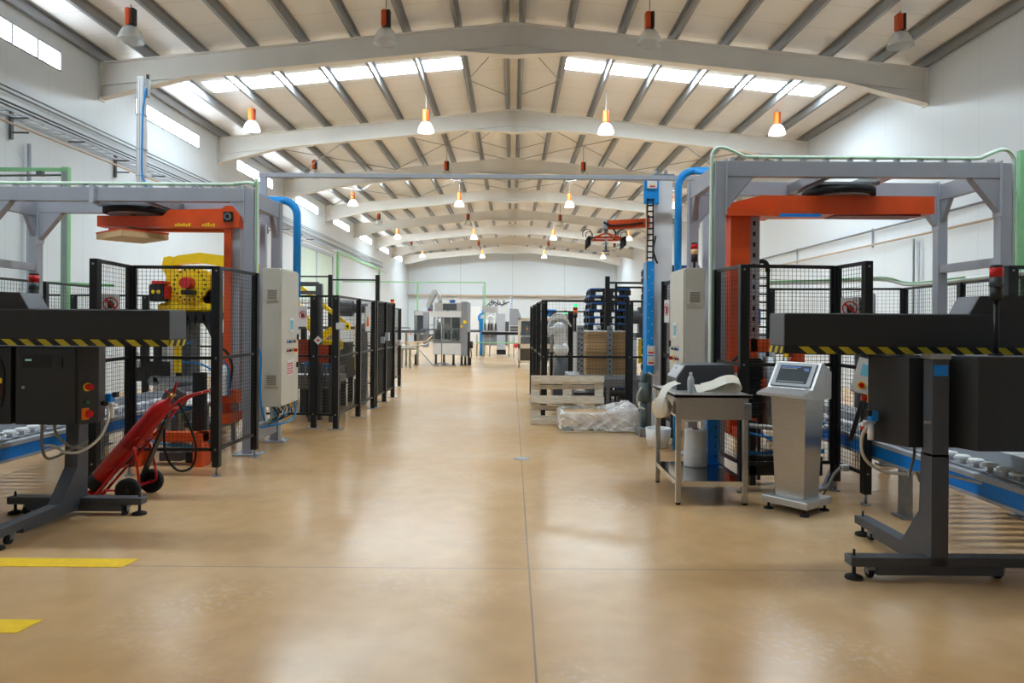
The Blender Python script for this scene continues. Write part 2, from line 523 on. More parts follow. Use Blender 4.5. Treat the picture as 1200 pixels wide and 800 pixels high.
prof_bot = [(0, 7.49), (1.42, top(1.42) - .47), (7.05, top(7.05) - .47), (W2, 6.50)]
for y in BEAM_Y:
    b = MB()
    for s in (-1, 1):
        poly = [(0, top(0))] + [(s * W2, top(W2))] + [(s * x, z) for x, z in reversed(prof_bot)]
        b.prism(poly, 'y', y - .008, y + .008)
        b.prism([(0, top(0) - .02), (s * W2, top(W2) - .02), (s * W2, top(W2)), (0, top(0))], 'y', y - .11, y + .11)
        for (xa, za), (xb, zb) in zip(prof_bot[:-1], prof_bot[1:]):
            b.prism([(s * xa, za), (s * xb, zb), (s * xb, zb - .022), (s * xa, za - .022)], 'y', y - .11, y + .11)
        b.prism([(s * 7.05, top(7.05) - .47), (s * W2, top(W2) - .47), (s * W2, top(W2) - .49), (s * 7.05, top(7.05) - .49)], 'y', y - .06, y + .06)
        b.prism([(0, top(0) - .47), (s * 1.42, top(1.42) - .47), (s * 1.42, top(1.42) - .485), (0, top(0) - .485)], 'y', y - .06, y + .06)
        b.box(s * (W2 - .03), s * W2, y - .11, y + .11, 6.44, top(W2) + .02)
    b.box(-.012, .012, y - .11, y + .11, 7.47, top(0))
    struct(b.build('roof_beam', M['cream']))

PX = [.17, 1.22, 2.35, 3.48, 4.6, 5.73, 6.85, 7.95, 8.9]
for s in (-1, 1):
    for x in PX:
        b = MB()
        zt = roof(x) - .004; h = .2
        X = s * x
        b.box(X - .004 * 1, X + .004, YB, YF, zt - h, zt)
        b.box(X, X + s * .07, YB, YF, zt - h, zt - h + .006)
        b.box(X - s * .07, X, YB, YF, zt - .012, zt - .006)
        b.box(X + s * .066, X + s * .07, YB, YF, zt - h, zt - h + .022)
        struct(b.build('ceiling_beam', M['purlin']))

# thin wind-bracing rods under the roof
for y0, y1 in ((20.9, 26.9), (26.9, 32.9)):
    b = MB()
    for s in (-1, 1):
        for xa, xb in ((.3, 4.6), (4.6, 8.7)):
            b.tube([(s * xa, y0 + .1, roof(xa) - .26), (s * xb, y1 - .1, roof(xb) - .26)], .014, 5)
            b.tube([(s * xb, y0 + .1, roof(xb) - .26), (s * xa, y1 - .1, roof(xa) - .26)], .014, 5)
    struct(b.build('trim_1', M['galv']))
b = MB()
for s in (-1, 1):
    for y in (8.9, 14.9, 20.9, 26.9):
        b.tube([(s * 1.2, y + 3.0, roof(1.2) - .25), (s * .17, y + 4.6, roof(.2) - .22)], .012, 5)
        b.tube([(s * 1.2, y + 3.0, roof(1.2) - .25), (s * .6, y + 1.6, roof(.6) - .25)], .012, 5)
struct(b.build('trim_2', M['galv']))

# glazed opening in the side wall and a door in the end wall
w = MB()
for y0, y1, z0, z1 in ((28.6, 28.75, 2.6, 5.0), (34.0, 34.15, 2.6, 5.0), (31.2, 31.45, 2.6, 5.0)):
    w.box(-W2, -W2 + .06, y0, y1, z0, z1)
w.box(-W2, -W2 + .06, 28.6, 34.15, 4.9, 5.05); w.box(-W2, -W2 + .06, 28.6, 34.15, 2.5, 2.62)
fr = struct(w.build('window_40', M['ltgrey']))
g = MB(); g.box(-W2 + .004, -W2 + .02, 28.7, 34.05, 2.6, 4.92)
g.build('pane', mat('pale_green_glass', lin(206, 224, 208), 0.15, 0, 0.04, 1), fr)
d = MB(); d.box(-3.6, -2.7, YF - .05, YF, 0, 3.1); struct(d.build('door_1', M['white']))
d = MB(); d.box(-9, 9, YF - .35, YF - .02, 4.0, 4.12)
struct(d.build('trim_3', M['brownpipe']))
# painted yellow lane tape
for a, b_, y0, y1 in ((-3.9, -2.6, 4.57, 4.73), (-3.6, -2.6, 3.60, 3.76)):
    t = MB(); t.prism([(a, y0), (b_, y0), (b_ + .03, y1), (a, y1)], 'z', .0005, .003)
    o = t.build('floor_tape', M['tapeyel'])
    tag(o, 'strip of yellow lane tape on the floor, the one nearer the grey T-shaped base' if y0 > 4 else 'strip of yellow lane tape on the floor, the one farther from the machine base', 'tape')
t = MB(); t.lathe([(0.0, 0), (.1, 0), (.1, .003), (.07, .005), (0, .005)], (.13, 8.35, .0005), n=20)
tag(t.build('floor_plug', M['galv']), 'small round metal floor plug in the middle of the aisle', 'floor plug')

# ------------------------------------------------------------------ pendant lamps
def make_lamp(lit):
    t = thing('pendant_lamp', '', 'lamp')
    # origin at the bottom rim of the shade
    h = MB()
    h.m(0).box(-.085, .02, -.08, .08, .30, .62, .02)
    h.m(1).box(.02, .085, -.07, .07, .31, .61, .02)
    h.m(1).cyl((0, 0, .26), (0, 0, .31), .06, n=12)
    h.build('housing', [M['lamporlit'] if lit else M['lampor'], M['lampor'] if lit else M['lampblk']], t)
    s = MB()
    prof = [(.065, .28), (.11, .265), (.16, .21), (.20, .13), (.225, .05), (.235, 0.0), (.23, 0.0), (.215, .05), (.19, .13), (.15, .205), (.10, .255), (.06, .27)]
    s.lathe(prof, (0, 0, 0), n=28, caps=False)
    s.build('shade', M['shadelit'] if lit else M['shade'], t)
    if lit:
        b = MB(); b.lathe([(.0, .03), (.19, .03), (.19, .035), (0, .035)], (0, 0, 0), n=20)
        b.build('lens', M['lampglow'], t)
    else:
        b = MB(); b.ball((0, 0, .17), .05, 8, 1.5)
        b.build('bulb', M['white'], t)
    return t


lamps = []
protos = {}
ordn = ['first', 'second', 'third', 'fourth', 'fifth', 'sixth', 'seventh', 'eighth', 'ninth']
cols = ['along the windowed wall', 'second from the windowed wall', 'second from the plain wall', 'along the plain wall']
for r in range(9):
    lit = r % 2 == 1
    for ci, x in enumerate((-7.24, -2.42, 2.56, 7.3)):
        y = 12.9 + 6 * r
        if y > 58: continue
        lab = ('glowing white' if lit else 'unlit clear') + ' pendant lamp, %s row from the camera, %s' % (ordn[r], cols[ci])
        if lit not in protos:
            o = make_lamp(lit); protos[lit] = o
            o['label'] = lab
        else:
            o = dup(protos[lit], (0, 0, 0), 0, lab)
        o['group'] = 'pendant lamps under the roof'
        o.location = (x, y, 6.93); o.rotation_euler = (0, 0, 0)
        lamps.append((o, x, y, lit))
for o, x, y, lit in lamps:
    c = MB(); c.tube([(x, y, 7.54), (x, y, roof(x) - .02)], .012 if lit else .008, 6)
    c.build('cord', M['white'] if lit else M['darkpipe'], o)
# ------------------------------------------------------------------ shared machinery builders
def mesh_wires(b, p, q, z0, z1, pitch=.045, r=.0016):
    """welded wire grid in the vertical plane from p to q (x, y)"""
    P, Q = Vector((p[0], p[1], 0)), Vector((q[0], q[1], 0))
    d = Q - P; L = d.length
    if L < 1e-6: return
    d.normalize(); nrm = Vector((-d.y, d.x, 0)) * r
    t = d * r
    n = max(1, int(L / pitch))
    for i in range(1, n):
        c = P + d * (L * i / n)
        b.rings([[c - nrm - t + Vector((0, 0, z)), c - nrm + t + Vector((0, 0, z)), c + nrm + t + Vector((0, 0, z)), c + nrm - t + Vector((0, 0, z))] for z in (z0, z1)], caps=False)
    n = max(1, int((z1 - z0) / pitch))
    up = Vector((0, 0, r))
    for i in range(1, n):
        z = z0 + (z1 - z0) * i / n
        b.rings([[c - nrm - up + Vector((0, 0, z)), c - nrm + up + Vector((0, 0, z)), c + nrm + up + Vector((0, 0, z)), c + nrm - up + Vector((0, 0, z))] for c in (P, Q)], caps=False)


def fence(label, pts, zt=2.27, z0=.27, zmid=1.26, pw=.075, pitch=.045, posts=None, closed=(), foot='stud', group='black mesh guard fences', ptop=None, skip=(), wr=.0016):
    """a run of guard fence through the points: each post and each mesh panel is a part"""
    t = thing('guard_fence', label, 'fence', (pts[0][0], pts[0][1], 0), group)
    for i, (x, y) in enumerate(pts):
        if posts is not None and i not in posts: continue
        b = MB()
        h = zt if ptop is None else ptop.get(i, zt)
        b.box(x - pw / 2, x + pw / 2, y - pw / 2, y + pw / 2, .10 if foot == 'stud' else .006, h, .004)
        b.m(1)
        if foot == 'stud':
            b.cyl((x, y, .012), (x, y, .10), .012, n=8)
            b.cyl((x, y, 0), (x, y, .012), .045, n=14)
        else:
            b.box(x - .11, x + .11, y - .07, y + .07, 0, .008)
        for z in (z0 + .02, zmid, zt - .05):
            b.cyl((x, y - pw / 2 - .004, z), (x, y - pw / 2, z), .011, n=8)
        b.build('post', [M['black'], M['galv']], t)
    for i in range(len(pts) - 1):
        if i in skip: continue
        p, q = Vector((*pts[i], 0)), Vector((*pts[i + 1], 0))
        d = (q - p).normalized()
        p = p + d * (pw / 2); q = q - d * (pw / 2)
        b = MB()
        for z in (zt - .015, zmid, z0 + .015):
            b.beam(p + Vector((0, 0, z)), q + Vector((0, 0, z)), .03, .034)
        for c in (p + d * .013, q - d * .013):
            b.beam(c + Vector((0, 0, z0)), c + Vector((0, 0, zt)), .03, .026, up=d)
        mesh_wires(b.m(1), p, q, z0 + .02, zmid, pitch, wr)
        mesh_wires(b.m(1), p, q, zmid, zt - .02, pitch, wr)
        b.build('mesh_panel', [M['black'], M['wire']], t)
    return t


def sign_no_entry(name, label, c, nrm, w=.22, h=.30):
    """white plate with a red prohibition ring over a black raised hand; c centre, nrm facing (x, y)"""
    n = Vector((nrm[0], nrm[1], 0)).normalized(); s = Vector((-n.y, n.x, 0)); u = Vector((0, 0, 1)); c = Vector(c)
    t = thing(name, label, 'sign', c)

    def P(a, b_, o): return c + s * a + u * b_ + n * o
    b = MB()
    b.rings([[P(-w / 2, -h / 2, o), P(w / 2, -h / 2, o), P(w / 2, h / 2, o), P(-w / 2, h / 2, o)] for o in (-.003, .002)])
    b.build('plate', M['white'], t)
    g = MB()
    yo = h * .08
    hand = [(-.035, -.07), (.03, -.07), (.05, -.02), (.055, .02), (.045, .025), (.032, .0), (.03, .05), (.02, .055), (.014, .01), (.01, .065), (-.002, .065), (-.006, .012), (-.016, .058), (-.026, .055), (-.024, .005), (-.038, .035), (-.046, .03), (-.04, -.03)]
    k = w / .24
    g.rings([[P(a * k, yo + b_ * k, o) for a, b_ in hand] for o in (.002, .003)])
    g.build('hand_mark', M['black'], t)
    r = MB()
    R1, R0 = w * .44, w * .36

    for i in range(32):
        a0, a1 = 2 * PI * i / 32, 2 * PI * (i + 1) / 32
        r.add([P(R0 * math.cos(a0), yo + R0 * math.sin(a0), .0045), P(R1 * math.cos(a0), yo + R1 * math.sin(a0), .0045), P(R1 * math.cos(a1), yo + R1 * math.sin(a1), .0045), P(R0 * math.cos(a1), yo + R0 * math.sin(a1), .0045)], [(0, 1, 2, 3)])
    dx = R0 * .71 + .004
    q = w * .045
    r.add([P(-dx - q, yo + dx - q, .005), P(dx - q, yo - dx - q, .005), P(dx + q, yo - dx + q, .005), P(-dx + q, yo + dx + q, .005)], [(0, 1, 2, 3)])
    r.build('prohibition_ring', M['redsig'], t)
    return t


def plate_sign(name, label, cat, c, nrm, w, h, marks, group=None):
    """small white plate; marks: list of (material, outline in plate coordinates)"""
    n = Vector((nrm[0], nrm[1], 0)).normalized(); s = Vector((-n.y, n.x, 0)); u = Vector((0, 0, 1)); c = Vector(c)
    t = thing(name, label, cat, c, group)
    def P(a, b_, o): return c + s * a + u * b_ + n * o
    b = MB()
    b.rings([[P(-w / 2, -h / 2, o), P(w / 2, -h / 2, o), P(w / 2, h / 2, o), P(-w / 2, h / 2, o)] for o in (-.002, .002)])
    b.build('plate', M['white'], t)
    for i, (m, nm, poly) in enumerate(marks):
        g = MB(); g.rings([[P(a, b_, o) for a, b_ in poly] for o in (.002, .0032 + .0003 * i)])
        g.build(nm, m, t)
    return t


def rect(x0, x1, y0, y1): return [(x0, y0), (x1, y0), (x1, y1), (x0, y1)]


def stack_light(label, c, h=.42, r=.034, colors=('lampred', 'lampsm'), pole=.2, cap='black', group='signal towers'):
    t = thing('signal_tower', label, 'signal light', c, group)
    x, y, z = c
    b = MB(); b.cyl((x, y, z), (x, y, z + pole), r * .4, n=10); b.cyl((x, y, z), (x, y, z + .012), r * 1.1, n=14)
    b.build('pole', M['black'], t)
    b = MB(); b.cyl((x, y, z + pole), (x, y, z + pole + .09), r * .95, n=16)
    b.build('body', M['black'], t)
    zz = z + pole + .09
    hh = .062
    for k in reversed(colors):
        b = MB(); b.cyl((x, y, zz), (x, y, zz + hh), r, n=16)
        b.build('lens', M[k], t); zz += hh
    b = MB(); b.cyl((x, y, zz), (x, y, zz + .02), r, r * .8, n=16)
    b.build('cap', M[cap], t)
    return t


def labeller(label, cx, ex, hx, bl):
    """print-and-apply labelling machine; local: column at the origin, long foot towards -y, head reaching +x"""
    t = thing('labelling_machine', label, 'labelling machine', (0, 0, 0), 'labelling machines')
    # T-shaped base
    b = MB()
    b.box(-bl, .57, -.05, .05, .09, .15, .004)
    b.box(-.42, .40, -.045, .045, .035, .09)
    b.prism([(-.95, .09), (-.05, .09), (-.05, .20), (-.30, .155), (-.95, .15)], 'x', -.05, .05)
    b.box(-.04, .04, -.70, -.05, .05, .09)
    # gusset rising into the column
    b.prism([(-.05, .10), (.05, .10), (.05, .82), (-.07, .82), (-.09, .42), (-.30, .15)], 'x', -.055, .055)
    b.build('base', M['slate'], t)
    for (x, y) in ((-bl + .04, 0), (.53, 0), (0, -.92)):
        f = MB(); f.lathe([(.0, 0), (.058, 0), (.055, .016), (.02, .03), (.012, .032), (.012, .09)], (x, y, 0), n=18)
        f.cyl((x, y, .03), (x, y, .19), .009, n=8)
        f.build('levelling_foot', M['rubber'], t)
    for (x, y) in ((-.42, .0), (.42, 0), (0, -.78)):
        w = MB()
        w.m(0).cyl((x - .014, y - .02, .036), (x + .014, y - .02, .036), .036, n=16)
        w.m(1).box(x - .022, x + .022, y - .015, y + .03, .06, .092)
        w.m(1).box(x - .022, x - .017, y - .03, y + .01, .03, .08); w.box(x + .017, x + .022, y - .03, y + .01, .03, .08)
        w.build('caster', [M['rubber'], M['galv']], t)
    c = MB()
    c.box(-.055, .055, -.05, .05, .80, 1.44, .004)
    c.m(1).box(-.062, .07, -.055, .055, 1.44, 1.47)
    c.m(2).box(-.045, .045, .05, .052, 1.33, 1.40)
    c.m(3).box(.055, .09, .02, .04, 1.02, 1.035)
    c.build('column', [M['slate'], M['steel'], M['blue'], M['steel']], t)
    # head: long horizontal housing, striped warning edge, sloped hood
    h = MB()
    y0, y1 = -.56, -.28
    h.box(-1.25, ex, y0, y1, 1.505, 1.735, .004)
    h.build('head_housing', M['dark'], t)
    e = MB(); e.box(ex, ex + .004, y0 + .008, y1 - .008, 1.51, 1.73); e.box(hx + .02, ex - .005, y0 + .005, y1 - .005, 1.735, 1.739)  # paler skins on end and top put light into the housing's colour
    e.build('lit_face_skin', M['dark2'], t)
    z = MB()
    zz0, zz1 = 1.455, 1.505
    z.m(0).box(-1.25, ex + .005, y0 - .003, y1 + .003, zz0, zz1)
    z.m(1)
    pit, wd, sl = .137, .070, .062
    for (yy, sgn) in ((y0 - .0045, 1), (y1 + .0045, -1)):
        k = 0
        while k < int((ex + 1.2) / pit):
            if sgn > 0:
                a = ex - .06 - k * pit; q = [(a, zz1), (a + wd, zz1), (a + wd + sl, zz0), (a + sl, zz0)]
            else:
                a = -1.2 + k * pit; q = [(a, zz1), (a + wd, zz1), (a + wd - sl, zz0), (a - sl, zz0)]
            q = [(min(max(px, -1.25), ex + .005), pz) for px, pz in q]
            if sgn < 0 or True:
                z.add([(px, yy, pz) for px, pz in q], [(0, 1, 2, 3)])
            k += 1
    for (ya, yb) in ((y0 + .03, y0 + .08), (y0 + .13, y0 + .18), (y0 + .23, y0 + .27)):
        z.add([(ex + .0065, ya, zz1), (ex + .0065, yb, zz1), (ex + .0065, yb - .03, zz0), (ex + .0065, ya - .03, zz0)], [(0, 1, 2, 3)])
    z.build('hazard_edge', [M['black'], M['hazyel']], t)
    k = MB()
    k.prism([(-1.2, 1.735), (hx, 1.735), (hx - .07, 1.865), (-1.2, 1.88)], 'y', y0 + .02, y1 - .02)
    k.m(1).add([(hx + .003, y0 + .03, 1.737), (hx + .003, y1 - .03, 1.737), (hx - .067, y1 - .03, 1.862), (hx - .067, y0 + .03, 1.862)], [(0, 1, 2, 3)])  # hood slope in the paler tone, light put into its colour
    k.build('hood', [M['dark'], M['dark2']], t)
    # control cabinet under the head, chamfered on the aisle side
    y0, y1 = -.53, -.10
    g = MB()
    g.prism([(cx - .56, y0), (cx - .07, y0), (cx, y0 + .14), (cx - .12, y1), (cx - .56, y1)], 'z', .84, 1.44)
    g.build('control_cabinet', M['dark'], t)
    d = MB(); d.box(cx - .54, cx - .09, y0 - .012, y0, .86, 1.43, .003)
    dr = d.build('cabinet_door', M['dark'], t)
    d = MB(); d.box(cx - .50, cx - .19, y0 - .022, y0 - .012, 1.28, 1.375)
    d.m(1).box(cx - .495, cx - .27, y0 - .025, y0 - .022, 1.285, 1.37)
    d.m(2).box(cx - .47, cx - .42, y0 - .0265, y0 - .025, 1.335, 1.35)
    d.build('display', [M['dark'], M['black'], M['lcd']], dr)
    d = MB(); d.cyl((cx - .49, y0 - .02, 1.13), (cx - .49, y0 - .012, 1.13), .012, n=12)
    d.build('lock', M['steel'], dr)
    # left-hand unwinder bay with a rounded dark window
    u = MB(); u.box(cx - 1.2, cx - .60, y0, y1, .84, 1.44, .004)
    ub = u.build('unwinder_cabinet', M['dark'], t)
    pts = [(cx - .74, 1.38), (cx - 1.1, 1.38), (cx - 1.1, .92), (cx - .74, .92), (cx - .67, .98), (cx - .645, 1.06), (cx - .645, 1.26), (cx - .67, 1.34)]
    w = MB(); w.prism(pts, 'y', y0 - .008, y0)
    w.build('window', M['black'], ub)
    w = MB()
    w.m(0).cyl((cx - .755, y0 - .012, 1.10), (cx - .755, y0 - .008, 1.10), .10, n=24); w.m(1).cyl((cx - .755, y0 - .02, 1.10), (cx - .755, y0 - .012, 1.10), .03, n=14)
    w.m(2).box(cx - .70, cx - .66, y0 - .011, y0 - .008, 1.16, 1.2)
    w.build('label_reel', [mat('reel_red', lin(70, 20, 18), .5, 0, .2, 9), M['lensor'], M['yellow']], ub)
    # rear unwinder box (faces +y)
    u = MB()
    u.prism([(-.09, -.08), (-.18, .14), (-.9, .14), (-.9, -.08)], 'z', .86, 1.455)
    u.m(1).box(-.9, -.17, -.05, .138, 1.455, 1.462)  # paler skin on top, overhead light put into the colour
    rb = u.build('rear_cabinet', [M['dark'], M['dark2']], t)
    u = MB()
    a = (-.545, 1.185)
    u.m(0).prism([(a[0] - .034, a[1] - .022), (a[0] + .034, a[1] - .022), (a[0], a[1] + .036)], 'y', .140, .1425)
    u.m(1).prism([(a[0] - .024, a[1] - .016), (a[0] + .024, a[1] - .016), (a[0], a[1] + .026)], 'y', .1425, .1435)
    u.m(0).box(a[0] - .003, a[0] + .003, .1435, .144, a[1] - .008, a[1] + .012)
    u.build('warning_triangle', [M['black'], M['yellow']], rb)
    u = MB(); u.cyl((-.54, .14, 1.115), (-.54, .15, 1.115), .014, n=12); u.build('lock', M['steel'], rb)
    # controls and pneumatics on the chamfered side
    nx, ny = .916, -.40
    for (zz, kind) in ((1.13, 'stop'), (1.01, 'start'), (.92, 'switch')):
        q = MB()
        px, py = cx - .045, y0 + .06
        if kind == 'stop':
            q.m(0).cyl((px, py, zz), (px + nx * .012, py + ny * .012, zz), .034, n=18)
            q.m(1).cyl((px + nx * .012, py + ny * .012, zz), (px + nx * .05, py + ny * .05, zz), .022, .026, n=16)
            q.build('stop_button', [M['yellow'], M['lampred']], t)
        elif kind == 'start':
            q.m(0).cyl((px, py, zz), (px + nx * .01, py + ny * .01, zz), .024, n=16); q.m(1).cyl((px + nx * .01, py + ny * .01, zz), (px + nx * .02, py + ny * .02, zz), .015, n=14)
            q.build('start_button', [M['black'], mat('dim_green', lin(40, 110, 80), .4, 0, 0)], t)
        else:
            q.m(0).box(px - .022, px + .012, py - .04, py + .04, zz - .045, zz + .045)
            q.m(1).cyl((px, py, zz), (px + nx * .05, py + ny * .05, zz), .03, .026, n=14)
            q.build('main_switch', [M['lensor'], M['lampred']], t)
    q = MB()
    q.m(0).box(cx, cx + .05, y0 + .22, y0 + .28, .99, 1.06, .005)
    q.m(1).box(cx, cx + .07, y0 + .20, y0 + .24, .97, .99); q.cyl((cx + .04, y0 + .25, .86), (cx + .04, y0 + .25, .97), .02, n=12)
    q.cyl((cx + .075, y0 + .23, .965), (cx + .095, y0 + .23, .965), .016, n=10)
    q.m(2).cyl((cx, y0 + .20, .985), (cx + .04, y0 + .17, .985), .02, n=10); q.box(cx + .05, cx + .08, y0 + .24, y0 + .29, 1.03, 1.07)
    q.build('air_regulator', [M['blue'], M['plastic'], M['black']], t)
    q = MB()
    q.tube(curve([(cx + .03, y0 + .21, .975), (cx + .06, y0 + .17, .86), (cx + .02, y0 + .12, .72), (cx - .10, y0 + .10, .62), (cx - .26, y0 + .14, .60), (cx - .42, y0 + .24, .63), (cx - .62, y0 + .42, .60)]), .011, 8)
    q.build('air_hose', M['hosew'], t)
    q = MB()
    q.tube(curve([(cx - .34, y0 + .12, .84), (cx - .33, y0 + .14, .74), (cx - .27, y0 + .2, .64), (cx - .20, y0 + .3, .60)]), .010, 7)
    q.tube(curve([(cx - .42, y0 + .1, .84), (cx - .42, y0 + .1, .66), (cx - .40, y0 + .12, .56), (cx - .35, y0 + .18, .56), (cx - .22, y0 + .36, .66)]), .011, 7)
    q.cyl((cx - .37, y0 + .12, .82), (cx - .37, y0 + .12, .845), .02, n=12); q.cyl((cx - .33, y0 + .12, .82), (cx - .33, y0 + .12, .845), .02, n=12)
    q.build('power_cable', M['hoseg'], t)
    return t


def control_cabinet(label, x0, x1, y0, y1, z0, z1, s):
    """wall-mounted control cabinet; door faces the aisle: s=+1 door on the +x side, -1 on the -x side; vents on the face towards the camera"""
    t = thing('control_cabinet', label, 'cabinet', ((x0 + x1) / 2, (y0 + y1) / 2, z0), 'control cabinets on the wrappers')
    b = MB(); b.box(x0, x1, y0, y1, z0, z1, .006); b.build('body', M['beigecab'], t)
    xf = x1 if s > 0 else x0
    d = MB(); d.box(xf, xf + s * .018, y0 + .006, y1 - .006, z0 + .01, z1 - .02, .004)
    dr = d.build('door', M['beigecab'], t)
    xd = xf + s * .018
    def px(a): return xd + s * a
    ln = y1 - y0; hz = z1 - z0
    q = MB(); q.m(0).box(px(0), px(.006), y0 + ln * .44, y0 + ln * .70, z0 + hz * .54, z0 + hz * .645); q.m(1).box(px(.006), px(.008), y0 + ln * .48, y0 + ln * .66, z0 + hz * .555, z0 + hz * .625)
    q.build('display', [M['plastic'], M['lcdb']], dr)
    for r, zz in enumerate((z0 + hz * .465, z0 + hz * .40)):
        for k in range(4):
            yy = y0 + ln * (.33 + .135 * k)
            stop = (r == 1 and k == 3)
            q = MB()
            if stop:
                q.m(0).box(px(0), px(.004), yy - .035, yy + .035, zz - .045, zz + .045); q.m(1).cyl((px(.004), yy, zz), (px(.04), yy, zz), .022, n=14)
                q.build('stop_button', [M['yellow'], M['lampred']], dr)
            else:
                q.m(0).cyl((px(0), yy, zz), (px(.02), yy, zz), .016, n=12); q.m(1).box(px(0), px(.002), yy - .012, yy + .012, zz + .022, zz + .034)
                q.build('push_button', [M[['blue', 'black', 'grey', 'black'][k]] if r == 0 else M[['red', 'black', 'grey', 'black'][k]], M['black']], dr)
    q = MB(); q.box(px(0), px(.02), y0 + ln * .90, y0 + ln * .955, z0 + hz * .475, z0 + hz * .52, .004); q.build('latch', M['black'], dr)
    q = MB(); q.box(px(0), px(.022), y0 + ln * .88, y0 + ln * .95, z0 + hz * .265, z0 + hz * .305, .006); q.build('handle', M['black'], dr)
    q = MB()
    q.m(0).box(px(0), px(.002), y0 + ln * .33, y0 + ln * .74, z0 + hz * .215, z0 + hz * .33)
    for i in range(4):
        for j in range(5):
            q.m(1).box(px(.002), px(.003), y0 + ln * (.35 + .085 * i), y0 + ln * (.35 + .085 * i + .06), z0 + hz * (.225 + .018 * j), z0 + hz * (.225 + .018 * j + .011))
    q.m(2).prism([(y0 + ln * .62, z0 + hz * .30), (y0 + ln * .70, z0 + hz * .30), (y0 + ln * .66, z0 + hz * .325)], 'x', px(.002), px(.004))
    q.build('notice_sheet', [M['white'], M['redsig'], M['yellow']], dr)
    w = x1 - x0
    for zc in (z0 + hz * .885 - hz * .12, z0 + hz * .15):
        q = MB()
        xa, xb = x0 + w * .24, x0 + w * .90
        if s < 0: xa, xb = x0 + w * .16, x0 + w * .80
        q.m(0).box(xa, xb, y0 - .014, y0, zc, zc + .17, .004)
        for j in range(7):
            q.m(1).box(xa + .018, xb - .018, y0 - .0155, y0 - .014, zc + .018 + j * .018, zc + .028 + j * .018)
        q.build('vent', [M['beigecab'], mat('vent_slot', lin(120, 116, 104), .7, 0, 0)], t)
    return t


